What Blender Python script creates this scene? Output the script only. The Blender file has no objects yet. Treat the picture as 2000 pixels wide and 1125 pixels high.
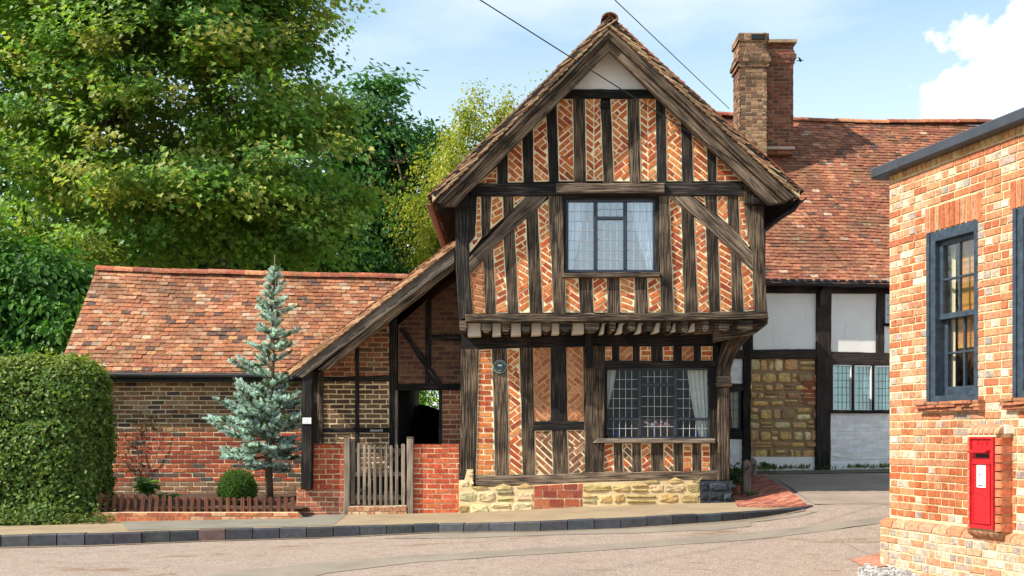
import bpy, math, random
import numpy as np
from mathutils import Vector, Matrix, noise

R = math.radians
rnd = random.Random(7)
S = bpy.context.scene
COL = S.collection

# ------------------------------------------------------------------ camera, sky, sun
CZ = 1.30            # eye height above the road datum
FPX = 2100.0         # focal length in photo pixels (2000 wide)
HZ = 850.0           # horizon row in the photo
cam_d = bpy.data.cameras.new('camera')
cam = bpy.data.objects.new('camera', cam_d); COL.objects.link(cam)
cam.location = (0, 0, CZ); cam.rotation_euler = (R(90), 0, 0)
cam_d.sensor_width = 36.0; cam_d.lens = 36.0*FPX/2000.0
cam_d.shift_y = (HZ-562.5)/2000.0
cam_d.clip_start = 0.1; cam_d.clip_end = 3000
S.camera = cam

SUN_EL, SUN_PHI = 43.0, 24.0
to_sun = Vector((-math.cos(R(SUN_EL))*math.cos(R(SUN_PHI)), -math.cos(R(SUN_EL))*math.sin(R(SUN_PHI)), math.sin(R(SUN_EL))))
sl = bpy.data.lights.new('sun', 'SUN'); sl.energy = 4.0; sl.angle = R(0.6); sl.color = (1.0, 0.93, 0.82)
so = bpy.data.objects.new('sun', sl); COL.objects.link(so)
so.rotation_euler = to_sun.to_track_quat('Z', 'Y').to_euler(); so.location = (-20, -10, 30)

W = bpy.data.worlds.new('World'); S.world = W; W.use_nodes = True
def build_world():
    nt = W.node_tree; nt.nodes.clear(); N = nt.nodes.new; L = nt.links.new
    out = N('ShaderNodeOutputWorld'); bg = N('ShaderNodeBackground'); L(bg.outputs[0], out.inputs[0])
    bg.inputs[1].default_value = 0.15
    sky = N('ShaderNodeTexSky'); sky.sky_type = 'NISHITA'; sky.sun_disc = False
    sky.sun_elevation = R(SUN_EL); sky.sun_rotation = R(246); sky.air_density = 1.1; sky.dust_density = 0.6; sky.ozone_density = 1.6
    tc = N('ShaderNodeTexCoord'); sep = N('ShaderNodeSeparateXYZ'); L(tc.outputs['Generated'], sep.inputs[0])
    # soft high cloud: stretched noise over the sky directions
    mp = N('ShaderNodeMapping'); mp.inputs['Scale'].default_value = (1.6, 1.0, 5.0); mp.inputs['Location'].default_value = (0.3, 0, 0.4); L(tc.outputs['Generated'], mp.inputs[0])
    n1 = N('ShaderNodeTexNoise'); n1.inputs['Scale'].default_value = 1.7; n1.inputs['Detail'].default_value = 7; n1.inputs['Roughness'].default_value = 0.55; L(mp.outputs[0], n1.inputs[0])
    r1 = N('ShaderNodeMapRange'); r1.inputs[1].default_value = 0.45; r1.inputs[2].default_value = 0.72; r1.inputs[3].default_value = 0.16; r1.inputs[4].default_value = 0.72; L(n1.outputs[0], r1.inputs[0])
    # milky towards the horizon
    r2 = N('ShaderNodeMapRange'); r2.inputs[1].default_value = 0.40; r2.inputs[2].default_value = 0.16; r2.inputs[3].default_value = 0.10; r2.inputs[4].default_value = 0.80; L(sep.outputs[2], r2.inputs[0])
    mx = N('ShaderNodeMath'); mx.operation = 'MAXIMUM'; L(r1.outputs[0], mx.inputs[0]); L(r2.outputs[0], mx.inputs[1])
    # heaped cumulus: distance to a few cloud centres, edges broken with noise
    nn = N('ShaderNodeTexNoise'); nn.inputs['Scale'].default_value = 16; nn.inputs['Detail'].default_value = 8; nn.inputs['Roughness'].default_value = 0.6; L(tc.outputs['Generated'], nn.inputs[0])
    last = None
    def d_of(px, py):
        return Vector(((px-1000)/FPX, 1, (HZ-py)/FPX)).normalized()
    for (px, py, rr) in [(1985, 190, .062), (2060, 120, .062), (1925, 230, .05), (1880, 205, .035), (1990, 70, .024), (2200, 200, .14)]:
        ds = N('ShaderNodeVectorMath'); ds.operation = 'DISTANCE'; ds.inputs[1].default_value = d_of(px, py); L(tc.outputs['Generated'], ds.inputs[0])
        mr = N('ShaderNodeMapRange'); mr.clamp = False; mr.inputs[1].default_value = 0; mr.inputs[2].default_value = rr; mr.inputs[3].default_value = 1; mr.inputs[4].default_value = 0; L(ds.outputs['Value'], mr.inputs[0])
        if px < 1000:
            mm = N('ShaderNodeMath'); mm.operation = 'MULTIPLY'; mm.inputs[1].default_value = 0.5; L(mr.outputs[0], mm.inputs[0]); o = mm.outputs[0]
        else: o = mr.outputs[0]
        if last is None: last = o
        else:
            m = N('ShaderNodeMath'); m.operation = 'MAXIMUM'; L(last, m.inputs[0]); L(o, m.inputs[1]); last = m.outputs[0]
    na = N('ShaderNodeMath'); na.operation = 'MULTIPLY_ADD'; na.inputs[1].default_value = 1.9; na.inputs[2].default_value = -0.95; L(nn.outputs[0], na.inputs[0])
    ad = N('ShaderNodeMath'); ad.operation = 'ADD'; L(last, ad.inputs[0]); L(na.outputs[0], ad.inputs[1])
    sm = N('ShaderNodeMapRange'); sm.interpolation_type = 'SMOOTHSTEP'; sm.inputs[1].default_value = 0.0; sm.inputs[2].default_value = 0.22; L(ad.outputs[0], sm.inputs[0])
    m2 = N('ShaderNodeMath'); m2.operation = 'MAXIMUM'; L(mx.outputs[0], m2.inputs[0]); L(sm.outputs[0], m2.inputs[1])
    gn = N('ShaderNodeMixRGB'); gn.blend_type = 'MULTIPLY'; gn.inputs[0].default_value = 1; gn.inputs[2].default_value = (.66, .80, .74, 1); L(sky.outputs[0], gn.inputs[1])
    mix = N('ShaderNodeMixRGB'); L(m2.outputs[0], mix.inputs[0]); L(gn.outputs[0], mix.inputs[1]); mix.inputs[2].default_value = (3.75, 4.0, 4.15, 1)
    L(mix.outputs[0], bg.inputs[0])
build_world()
S.view_settings.view_transform = 'Standard'; S.view_settings.look = 'None'
S.view_settings.exposure = 1.02; S.view_settings.gamma = 1.0; S.view_settings.use_curve_mapping = False

# ------------------------------------------------------------------ frames (facade planes) and pixel rays
class Frame:
    def __init__(s, o, u, v=(0, 0, 1)):
        s.o = Vector(o); s.u = Vector(u).normalized(); s.v = Vector(v).normalized(); s.n = s.u.cross(s.v).normalized()
    def px(s, x, y, off=0.0):
        d = Vector(((x-1000)/FPX, 1, (HZ-y)/FPX)); c = Vector((0, 0, CZ)); p0 = s.o+s.n*off
        t = (p0-c).dot(s.n)/d.dot(s.n); p = c+d*t-s.o
        return (p.dot(s.u), p.dot(s.v))
    def poly(s, pts, off=0.0): return [s.px(x, y, off) for x, y in pts]
    def w(s, a, b, off=0.0): return s.o+s.u*a+s.v*b+s.n*off
def flat(Y): return Frame((0, Y, 0), (1, 0, 0))       # plane facing the street; local coords = (X, Z)
def at(px, py, Y): return Vector(((px-1000)/FPX*Y, Y, CZ+(HZ-py)/FPX*Y))

# ------------------------------------------------------------------ mesh builder
LOC = {}
class MB:
    def __init__(s): s.v = []; s.f = []; s.mi = []; s.c = []
    def add(s, vs, fs, mi=0, col=(1, 1, 1)):
        b = len(s.v); s.v += [tuple(p) for p in vs]
        for f in fs: s.f.append([b+i for i in f]); s.mi.append(mi); s.c.append(col)
    def box(s, x0, x1, y0, y1, z0, z1, mi=0, col=(1, 1, 1)):
        p = [(x, y, z) for z in (z0, z1) for y in (y0, y1) for x in (x0, x1)]
        s.add(p, [(0, 2, 3, 1), (4, 5, 7, 6), (0, 1, 5, 4), (2, 6, 7, 3), (0, 4, 6, 2), (1, 3, 7, 5)], mi, col)
    def prism(s, fr, poly, off, depth, mi=0, col=(1, 1, 1), ch=0.0):
        if area(poly) < 0: poly = poly[::-1]
        n = len(poly)
        rings = [[fr.w(a, b, off-depth) for a, b in poly]]
        if ch > 0:
            rings.append([fr.w(a, b, off-ch) for a, b in poly]); rings.append([fr.w(a, b, off) for a, b in inset(poly, ch)])
        else: rings.append([fr.w(a, b, off) for a, b in poly])
        vs = [p for r in rings for p in r]; fs = []
        for k in range(len(rings)-1):
            for i in range(n):
                j = (i+1) % n; fs.append((k*n+i, k*n+j, (k+1)*n+j, (k+1)*n+i))
        fs.append(list(range((len(rings)-1)*n, len(rings)*n))); fs.append(list(range(n))[::-1])
        s.add(vs, fs, mi, col)
    def tube(s, pts, rad, n=8, mi=0, col=(1, 1, 1), cap=True):
        pts = [Vector(p) for p in pts]; rads = rad if isinstance(rad, (list, tuple)) else [rad]*len(pts)
        ref = Vector((0.31, 0.17, 0.93)); vs = []; fs = []
        for i, p in enumerate(pts):
            t = (pts[min(i+1, len(pts)-1)]-pts[max(i-1, 0)])
            if t.length < 1e-9: t = Vector((0, 0, 1))
            t.normalize()
            r = ref if abs(t.dot(ref)) < .95 else Vector((1, 0, 0))
            a = t.cross(r).normalized(); b = t.cross(a)
            for k in range(n):
                th = 2*math.pi*k/n; vs.append(p+(a*math.cos(th)+b*math.sin(th))*rads[i])
        for i in range(len(pts)-1):
            for k in range(n):
                j = (k+1) % n; fs.append((i*n+k, i*n+j, (i+1)*n+j, (i+1)*n+k))
        if cap: fs.append(list(range(n))[::-1]); fs.append(list(range((len(pts)-1)*n, len(pts)*n)))
        s.add(vs, fs, mi, col)
    def lathe(s, c, prof, n=16, mi=0, col=(1, 1, 1)):
        vs = []; fs = []
        for r, z in prof:
            for k in range(n):
                th = 2*math.pi*k/n; vs.append((c[0]+r*math.cos(th), c[1]+r*math.sin(th), c[2]+z))
        m = len(prof)
        for i in range(m-1):
            for k in range(n):
                j = (k+1) % n; fs.append((i*n+k, i*n+j, (i+1)*n+j, (i+1)*n+k))
        fs.append(list(range(n))[::-1]); fs.append(list(range((m-1)*n, m*n)))
        s.add(vs, fs, mi, col)
    def build(s, name, mats, parent=None, loc=None, axis=None, smooth=False):
        if not isinstance(mats, (list, tuple)): mats = [mats]
        me = bpy.data.meshes.new(name)
        o = bpy.data.objects.new(name, me); COL.objects.link(o)
        if parent is not None:
            o.parent = parent; L0 = LOC[parent.name]
        else:
            L0 = Vector(loc) if loc is not None else Vector((0, 0, 0)); o.location = L0
        LOC[o.name] = L0
        V = np.array(s.v, dtype=float).reshape(-1, 3)
        me.from_pydata((V-np.array(L0)).tolist(), [], s.f)
        for m in mats: me.materials.append(m)
        if me.polygons:
            me.polygons.foreach_set('material_index', s.mi)
            if smooth: me.polygons.foreach_set('use_smooth', [True]*len(s.f))
        ca = me.color_attributes.new('Col', 'FLOAT_COLOR', 'CORNER')
        arr = np.repeat(np.array([(c[0], c[1], c[2], 1) for c in s.c], dtype=np.float32).reshape(-1, 4), [len(f) for f in s.f], axis=0)
        ca.data.foreach_set('color', arr.ravel())
        if axis is not None:          # timber: grain coordinate along the given axis
            ax = Vector(axis).normalized(); r0 = rnd.uniform(0, 50)
            b1 = ax.cross(Vector((0.2, 1, 0.1))).normalized(); b2 = ax.cross(b1)
            uv = me.uv_layers.new(name='UVMap')
            li = np.concatenate([np.array(f) for f in s.f]); P = V[li]
            U = P@np.array(ax)+r0; T = P@np.array(b1)+0.8*(P@np.array(b2))+r0*.37
            uv.data.foreach_set('uv', np.stack([U, T], 1).astype(np.float32).ravel())
        me.validate(); me.update()
        return o

def area(p): return 0.5*sum(p[i][0]*p[(i+1) % len(p)][1]-p[(i+1) % len(p)][0]*p[i][1] for i in range(len(p)))
def inset(p, d):
    n = len(p); out = []; sg = 1 if area(p) > 0 else -1
    for i in range(n):
        a, b, c = Vector(p[i-1]), Vector(p[i]), Vector(p[(i+1) % n])
        e1 = b-a; e2 = c-b
        if e1.length < 1e-7 or e2.length < 1e-7: out.append(p[i]); continue
        e1.normalize(); e2.normalize()
        n1 = Vector((-e1.y, e1.x))*sg; n2 = Vector((-e2.y, e2.x))*sg
        m = n1+n2
        if m.length < .3: out.append(p[i]); continue
        m.normalize(); k = d/max(.45, m.dot(n1)); out.append((b.x+m.x*k, b.y+m.y*k))
    return out
def clip(sub, cl):
    """clip polygon sub by the convex counter-clockwise polygon cl"""
    out = list(sub); n = len(cl)
    for i in range(n):
        ax, ay = cl[i]; bx, by = cl[(i+1) % n]
        inp = out; out = []
        if not inp: return []
        def side(q): return (bx-ax)*(q[1]-ay)-(by-ay)*(q[0]-ax)
        for k in range(len(inp)):
            p, q = inp[k-1], inp[k]; sp, sq = side(p), side(q)
            if (sp >= 0) != (sq >= 0):
                t = sp/(sp-sq); out.append((p[0]+(q[0]-p[0])*t, p[1]+(q[1]-p[1])*t))
            if sq >= 0: out.append(q)
    res = []
    for q in out:
        if not res or (abs(q[0]-res[-1][0])+abs(q[1]-res[-1][1]) > 1e-5): res.append(q)
    if len(res) > 1 and abs(res[0][0]-res[-1][0])+abs(res[0][1]-res[-1][1]) < 1e-5: res.pop()
    return res if len(res) >= 3 else []
def inside(p, x, y):
    c = False; n = len(p)
    for i in range(n):
        x1, y1 = p[i]; x2, y2 = p[i-1]
        if (y1 > y) != (y2 > y) and x < (x2-x1)*(y-y1)/(y2-y1)+x1: c = not c
    return c

def thing(name, loc, label, cat, group=None):
    o = bpy.data.objects.new(name, None); COL.objects.link(o); o.location = loc; o.empty_display_size = .3
    LOC[o.name] = Vector(loc); return tag(o, label, cat, group)
def tag(o, label, cat, group=None, kind=None):
    if label: o['label'] = label
    if cat: o['category'] = cat
    if group: o['group'] = group
    if kind: o['kind'] = kind
    return o
def structure(o): o['kind'] = 'structure'; return o
def dup(o, loc=None, label=None):
    c = o.copy(); COL.objects.link(c); LOC[c.name] = Vector(loc) if loc is not None else LOC[o.name]
    if loc is not None: c.location = loc
    if label: c['label'] = label
    for ch in o.children:
        d = ch.copy(); COL.objects.link(d); d.parent = c
        for g in ch.children:
            e = g.copy(); COL.objects.link(e); e.parent = d
    return c

# ------------------------------------------------------------------ materials
class NT:
    def __init__(s, name):
        s.m = bpy.data.materials.new(name); s.m.use_nodes = True; s.t = s.m.node_tree; s.t.nodes.clear()
        s.out = s.n('ShaderNodeOutputMaterial'); s.b = s.n('ShaderNodeBsdfPrincipled'); s.l(s.b.outputs[0], s.out.inputs[0])
    def n(s, t): return s.t.nodes.new(t)
    def l(s, a, b): s.t.links.new(a, b)
    def noise(s, vec, scale, detail=4, rough=.55):
        x = s.n('ShaderNodeTexNoise'); x.inputs['Scale'].default_value = scale; x.inputs['Detail'].default_value = detail; x.inputs['Roughness'].default_value = rough
        if vec is not None: s.l(vec, x.inputs['Vector'])
        return x.outputs[0]
    def rng(s, v, a, b, c, d):
        x = s.n('ShaderNodeMapRange'); s.l(v, x.inputs[0])
        for i, q in enumerate((a, b, c, d)): x.inputs[i+1].default_value = q
        return x.outputs[0]
    def mix(s, f, a, b, mode='MIX'):
        x = s.n('ShaderNodeMixRGB'); x.blend_type = mode
        for i, q in enumerate((f, a, b)):
            if hasattr(q, 'links'): s.l(q, x.inputs[i])
            elif i == 0: x.inputs[0].default_value = q
            else: x.inputs[i].default_value = (*q, 1)
        return x.outputs[0]
    def ramp(s, v, stops):
        x = s.n('ShaderNodeValToRGB'); s.l(v, x.inputs[0]); e = x.color_ramp.elements
        while len(e) < len(stops): e.new(.5)
        for k, (p, c) in enumerate(stops): e[k].position = p; e[k].color = (*c, 1)
        return x.outputs[0]
    def bump(s, h, strength, dist):
        x = s.n('ShaderNodeBump'); x.inputs['Strength'].default_value = strength; x.inputs['Distance'].default_value = dist; s.l(h, x.inputs['Height'])
        s.l(x.outputs[0], s.b.inputs['Normal'])
    def obj(s): return s.n('ShaderNodeTexCoord').outputs['Object']
    def geo(s): return s.n('ShaderNodeNewGeometry').outputs['Position']
    def attr(s, name='Col'):
        x = s.n('ShaderNodeAttribute'); x.attribute_name = name; return x.outputs['Color']
    def base(s, c, rough=.8, spec=.3):
        if hasattr(c, 'links'): s.l(c, s.b.inputs['Base Color'])
        else: s.b.inputs['Base Color'].default_value = (*c, 1)
        s.b.inputs['Roughness'].default_value = rough; s.b.inputs['Specular IOR Level'].default_value = spec
        return s

def m_vcol(name, rough=.85, lo=.7, hi=1.25, scale=22, bs=.5, bd=.006, bscale=60, spec=.25, stain=0):
    t = NT(name); p = t.geo(); n = t.noise(p, scale, 5); f = t.rng(n, .3, .7, lo, hi)
    c = t.mix(1, t.attr(), f, 'MULTIPLY')
    if stain: c = t.mix(1, c, t.mix(t.rng(t.noise(p, .9, 6, .62), .46, .68, 0, stain), (1.04, 1.03, 1.02), (.55, .50, .46)), 'MULTIPLY')
    t.base(c, rough, spec)
    t.bump(t.noise(p, bscale, 6, .65), bs, bd); return t.m
def m_plain(name, c, rough=.7, lo=.8, hi=1.15, scale=8, bs=.3, bd=.004, bscale=50, spec=.3, metal=0):
    t = NT(name); p = t.geo(); n = t.noise(p, scale, 5); f = t.rng(n, .3, .7, lo, hi)
    t.base(t.mix(1, c, f, 'MULTIPLY'), rough, spec); t.b.inputs['Metallic'].default_value = metal
    if bs: t.bump(t.noise(p, bscale, 5, .6), bs, bd)
    return t.m
def m_timber(name, dark, mid, lite, amt=.5, sc=(2.2, 60), bd=.012):
    t = NT(name); uv = t.n('ShaderNodeTexCoord').outputs['UV']
    mp = t.n('ShaderNodeMapping'); mp.inputs['Scale'].default_value = (sc[0], sc[1], 1); t.l(uv, mp.inputs[0])
    g = t.noise(mp.outputs[0], 1.0, 6, .62)
    big = t.noise(t.geo(), 2.3, 4)
    s1 = t.n('ShaderNodeMath'); s1.operation = 'MULTIPLY_ADD'; s1.inputs[1].default_value = .35; t.l(big, s1.inputs[0]); t.l(g, s1.inputs[2])
    c = t.ramp(s1.outputs[0], [(0.52, dark), (0.54+.18*(1.2-amt), mid), (0.85, lite)])
    oi = t.n('ShaderNodeObjectInfo'); c = t.mix(1, c, t.rng(oi.outputs['Random'], 0, 1, .72, 1.32), 'MULTIPLY')
    t.base(c, .85, .25); t.bump(g, .9, bd); return t.m
def m_leaf(name, rough=.5, tr=.46, gain=1.0):
    t = NT(name); c = t.attr()
    if gain != 1: c = t.mix(1, c, (gain, gain, gain), 'MULTIPLY')
    t.base(c, rough, .35)
    tl = t.n('ShaderNodeBsdfTranslucent'); t.l(t.mix(1, c, (1.25, 1.3, .6), 'MULTIPLY'), tl.inputs[0])
    ms = t.n('ShaderNodeMixShader'); ms.inputs[0].default_value = tr; t.l(t.b.outputs[0], ms.inputs[1]); t.l(tl.outputs[0], ms.inputs[2]); t.l(ms.outputs[0], t.out.inputs[0])
    return t.m
def m_glass(name, refl, tint=(.9, .95, .97), wob=.0):
    t = NT(name); gl = t.n('ShaderNodeBsdfGlossy'); gl.inputs['Roughness'].default_value = .03; gl.inputs[0].default_value = (.95, .97, 1, 1)
    tr = t.n('ShaderNodeBsdfTransparent'); tr.inputs[0].default_value = (*tint, 1)
    ms = t.n('ShaderNodeMixShader'); ms.inputs[0].default_value = refl
    t.l(tr.outputs[0], ms.inputs[1]); t.l(gl.outputs[0], ms.inputs[2]); t.l(ms.outputs[0], t.out.inputs[0])
    if wob:
        b = t.n('ShaderNodeBump'); b.inputs['Strength'].default_value = wob; b.inputs['Distance'].default_value = .01
        t.l(t.noise(t.geo(), 9, 2), b.inputs['Height']); t.l(b.outputs[0], gl.inputs['Normal'])
    return t.m
M = {}
M['brick'] = m_vcol('brick', .85, .62, 1.3, 26, .8, .006, 60, stain=.55)
M['mortar'] = m_vcol('mortar', .92, .86, 1.10, 14, .5, .004, 80, .1, stain=.45)
def m_tile():
    t = NT('roof_tile'); p = t.geo(); f = t.rng(t.noise(p, 18, 5), .3, .7, .6, 1.25); c = t.mix(1, t.attr(), f, 'MULTIPLY')
    c = t.mix(t.rng(t.noise(p, 1.1, 6, .6), .50, .66, 0, .65), c, (.15, .08, .048))
    c = t.mix(t.rng(t.noise(p, 9, 6, .7), .60, .68, 0, .65), c, (.42, .33, .22))
    c = t.mix(t.rng(t.noise(p, 4.3, 6, .7), .57, .68, 0, .7), c, (.12, .095, .045))
    t.base(c, .85, .2); t.bump(t.noise(p, 60, 6, .65), .6, .006); return t.m
M['tile'] = m_tile()
M['stone'] = m_vcol('stone', .9, .62, 1.2, 16, 1.0, .014, 26)
M['paint'] = m_vcol('painted', .45, .92, 1.06, 12, .15, .002, 40, .5)
M['cloth'] = m_vcol('cloth', .9, .95, 1.04, 6, .1, .002, 60, .1)
M['leaf'] = m_leaf('leaf')
M['bark'] = m_plain('bark', (.16, .12, .085), .9, .6, 1.3, 9, 1, .02, 22)
M['timber_dark'] = m_timber('dark_timber', (.006, .0055, .006), (.014, .012, .011), (.085, .065, .05), .35)
M['timber'] = m_timber('oak_timber', (.008, .006, .005), (.031, .022, .0155), (.24, .170, .110), .62)
M['timber_worn'] = m_timber('worn_timber', (.013, .0095, .0075), (.060, .043, .031), (.28, .205, .14), .75)
M['timber_grey'] = m_timber('weathered_timber', (.07, .056, .044), (.165, .13, .10), (.35, .285, .22), .6)
M['timber_porch'] = m_timber('porch_timber', (.03, .024, .02), (.10, .078, .062), (.30, .24, .18), .8)
M['picket'] = m_timber('stained_timber', (.05, .02, .013), (.11, .04, .025), (.20, .085, .05), .6)
def m_plaster():
    t = NT('white_plaster'); p = t.geo(); mp = t.n('ShaderNodeMapping'); mp.inputs['Scale'].default_value = (4, 4, .7); t.l(p, mp.inputs[0])
    c = t.mix(t.rng(t.noise(p, 2.2, 6, .6), .4, .7, 0, .5), (.86, .83, .775), (.75, .71, .65))
    c = t.mix(t.rng(t.noise(mp.outputs[0], 2.0, 6, .65), .56, .72, 0, .5), c, (.60, .55, .49))
    v = t.n('ShaderNodeTexVoronoi'); v.feature = 'DISTANCE_TO_EDGE'; v.inputs['Scale'].default_value = 1.3
    w = t.n('ShaderNodeMixRGB'); w.inputs[0].default_value = .12; t.l(p, w.inputs[1]); nz = t.n('ShaderNodeTexNoise'); nz.inputs['Scale'].default_value = 5; t.l(p, nz.inputs[0]); t.l(nz.outputs[1], w.inputs[2]); t.l(w.outputs[0], v.inputs[0])
    c = t.mix(t.rng(v.outputs[0], .001, .005, .14, 0), c, (.45, .42, .38))
    t.base(c, .9, .1); t.bump(t.noise(p, 7, 5), .45, .012); return t.m
M['plaster'] = m_plaster()
M['whitebrick'] = m_vcol('white_painted_brick', .7, .9, 1.04, 8, .4, .004, 40, .2)
M['black'] = m_plain('black_metal', (.018, .019, .021), .45, .8, 1.2, 8, .1, .001)
M['lead'] = m_plain('lead_came', (.42, .43, .44), .5, .8, 1.2, 20, 0)
M['frame'] = m_plain('dark_window_paint', (.022, .028, .042), .4, .85, 1.2, 12, .1, .001, 40, .5)
M['blue'] = m_plain('blue_grey_paint', (.030, .045, .064), .42, .6, 1.5, 16, .2, .002, 60, .5)
M['coping'] = m_plain('metal_coping', (.042, .047, .058), .4, .85, 1.15, 6, 0, spec=.5)
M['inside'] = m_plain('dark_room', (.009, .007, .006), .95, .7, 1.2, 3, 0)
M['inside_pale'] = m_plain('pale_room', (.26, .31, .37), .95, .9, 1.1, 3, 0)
M['glass_sky'] = m_glass('reflecting_glass', .22, (.85, .92, .97), .04)
M['glass'] = m_glass('window_glass', .012, (.92, .95, .95), 0)
M['glass_net'] = m_glass('clear_glass', .12, (.85, .95, .95), .03)
M['red'] = m_plain('red_enamel', (.50, .012, .018), .42, .68, 1.2, 14, .3, .002, 30, .5)
M['white'] = m_plain('white_card', (.85, .85, .84), .6, .95, 1.03, 10, 0)
M['ink'] = m_plain('dark_ink', (.02, .02, .025), .7, 1, 1, 5, 0)
M['soil'] = m_plain('soil', (.075, .045, .03), .95, .4, 1.8, 14, 1, .04, 30)
M['needle'] = m_leaf('needles', .6, .32)
M['cobalt'] = m_plain('cobalt_glaze', (.02, .04, .28), .2, .8, 1.2, 20, 0, spec=.6)
M['terracotta'] = m_plain('terracotta', (.38, .15, .08), .8, .8, 1.15, 12, .2, .002)
M['cov'] = m_plain('coving_plaster', (.72, .66, .58), .9, .85, 1.05, 5, .3, .004, 25, .1)
M['gutter_brown'] = m_plain('brown_gutter', (.16, .07, .045), .5, .8, 1.2, 8, 0)

# ------------------------------------------------------------------ generators
ORANGE = [(.55, .155, .045), (.50, .115, .035), (.60, .20, .06), (.44, .09, .03), (.53, .145, .045), (.62, .25, .09), (.36, .075, .03)]
REDB = [(.47, .085, .035), (.52, .11, .045), (.43, .075, .034), (.55, .14, .06), (.49, .10, .05)]
DULL = [(.44, .18, .085), (.40, .155, .075), (.48, .22, .11), (.36, .13, .065)]
DARKB = [(.20, .10, .05), (.15, .075, .04), (.25, .14, .07), (.11, .06, .038), (.29, .17, .085), (.34, .20, .10), (.075, .05, .042)]
BROWN = [(.30, .13, .07), (.24, .11, .06), (.20, .085, .05), (.33, .17, .09), (.16, .09, .06)]
MORT = (.90, .73, .47)
def jit(c, a=.12):
    k = 1+rnd.uniform(-a, a); return tuple(max(0, q*k*(1+rnd.uniform(-a*.4, a*.4))) for q in c)

def put_brick(mb, fr, poly, off, h, pal, ch=.004, jx=.004, under=.012):
    if len(poly) < 3 or abs(area(poly)) < .0009: return
    q = [(a+rnd.uniform(-jx, jx), b+rnd.uniform(-jx, jx)) for a, b in poly]
    mb.prism(fr, q, off+h+rnd.uniform(-.003, .003), h+under, 1, jit(rnd.choice(pal)), ch)
    # drop the hidden back face
    mb.f.pop(); mb.mi.pop(); mb.c.pop()

def bricks(mb, fr, poly, pal, mort=MORT, pat='run', off=0.0, h=.012, thick=.1, ins=.012, bl=.215, bh=.065, j=.011, pal2=None, ang=42, colf=None, rot=1.2, back=True, jx=.004):
    """brick infill: a mortar slab with every brick standing proud of it"""
    if area(poly) < 0: poly = poly[::-1]
    if back: mb.prism(fr, poly, off, thick, 0, mort)
    ip = inset(poly, ins)
    xs = [p[0] for p in poly]; ys = [p[1] for p in poly]; x0, x1, y0, y1 = min(xs), max(xs), min(ys), max(ys)
    def lay(th, region, ox, oy):
        c, s = math.cos(th), math.sin(th); cx, cy = (x0+x1)/2+ox, (y0+y1)/2+oy
        rx = [p[0] for p in region]; ry = [p[1] for p in region]
        rad = math.hypot(max(rx)-min(rx), max(ry)-min(ry))/2+bl*1.2
        mx, my = (max(rx)+min(rx))/2, (max(ry)+min(ry))/2
        du = (mx-cx)*c+(my-cy)*s; dv = -(mx-cx)*s+(my-cy)*c
        rows = int(rad/(bh+j))+2; r0 = int(dv/(bh+j))
        for r in range(r0-rows, r0+rows+1):
            v = r*(bh+j); u = math.floor((du-rad)/(bl+j))*(bl+j)+(.5*(bl+j) if r % 2 else 0)+rnd.uniform(-.02, .02)
            k = 0
            while u < du+rad+bl:
                L = bl*rnd.uniform(.86, 1.04)
                e = R(rnd.uniform(-rot, rot)); ce, se = math.cos(e), math.sin(e)
                hw = bh/2*rnd.uniform(.88, 1.04)
                q = []
                for a, b in ((0, -hw), (L, -hw), (L, hw), (0, hw)):
                    a -= L/2; a, b = a*ce-b*se+L/2, a*se+b*ce
                    U, Vv = u+a, v+b; q.append((cx+U*c-Vv*s, cy+U*s+Vv*c))
                q = clip(ip, q)
                if q and len(region) and region is not ip: q = clip(q, region)
                put_brick(mb, fr, q, off, h, pal, jx=jx); u += L+j; k += 1
    if pat == 'diag': lay(R(ang), ip, 0, 0)
    elif pat == 'vee':
        m = (x0+x1)/2; g = j*.4; w = rnd.uniform(-.01, .01)
        lay(R(-ang), [(x0-1, y0-1), (m+w-g, y0-1), (m+w-g, y1+1), (x0-1, y1+1)], 0, 0)
        lay(R(ang), [(m+w+g, y0-1), (x1+1, y0-1), (x1+1, y1+1), (m+w+g, y1+1)], 0, 0)
    elif pat == 'chev':
        y = y0; sg = rnd.choice((-1, 1)); sl = math.tan(R(abs(ang)))*.75
        first = True; w = x1-x0
        while y < y1+w:
            hh = rnd.uniform(.30, .62); yn = y+hh
            # each run of slanting bricks ends on a slanted joint
            lo = (y-1, y-1) if first else (y-sg0*sl*w/2, y+sg0*sl*w/2)
            lo = (y0-1, y0-1) if first else lo
            hi = (yn-sg*sl*w/2, yn+sg*sl*w/2)
            reg = [(x0-.01, lo[0]), (x1+.01, lo[1]), (x1+.01, hi[1]), (x0-.01, hi[0])]
            if hi[0] > lo[0] and hi[1] > lo[1]: lay(R(ang*sg), reg, rnd.uniform(0, .1), rnd.uniform(0, .05))
            sg0 = sg; sg = -sg; y = yn; first = False
    else:
        nrow = int((y1-y0)/(bh+j))+2
        for r in range(nrow):
            y = y0+r*(bh+j)+j*.5
            hdr = (pat == 'english' and r % 2)
            P = pal2 if hdr and pal2 else pal
            u = x0-bl+(0 if r % 2 else (bl+j)/2)+(bl*.25 if hdr else 0)
            i = 0
            while u < x1+.02:
                L = bl
                if hdr: L = (bl-j)/2
                elif pat == 'flemish' and i % 2: L = (bl-j)/2
                L *= rnd.uniform(.93, 1.03)
                dy = rnd.uniform(-.004, .004)
                q = [(u, y+dy), (u+L, y+dy+rnd.uniform(-.003, .003)), (u+L, y+bh+dy), (u, y+bh+dy)]
                q = clip(ip, q)
                if q:
                    pp = P if colf is None else colf(u+L/2, y, P)
                    put_brick(mb, fr, q, off, h, pp, jx=jx)
                u += L+j; i += 1
def brick_part(name, fr, poly, pal, parent, **k):
    mats = k.pop('mats', None); mb = MB(); bricks(mb, fr, poly, pal, **k); return mb.build(name, mats or [M['mortar'], M['brick']], parent)

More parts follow.
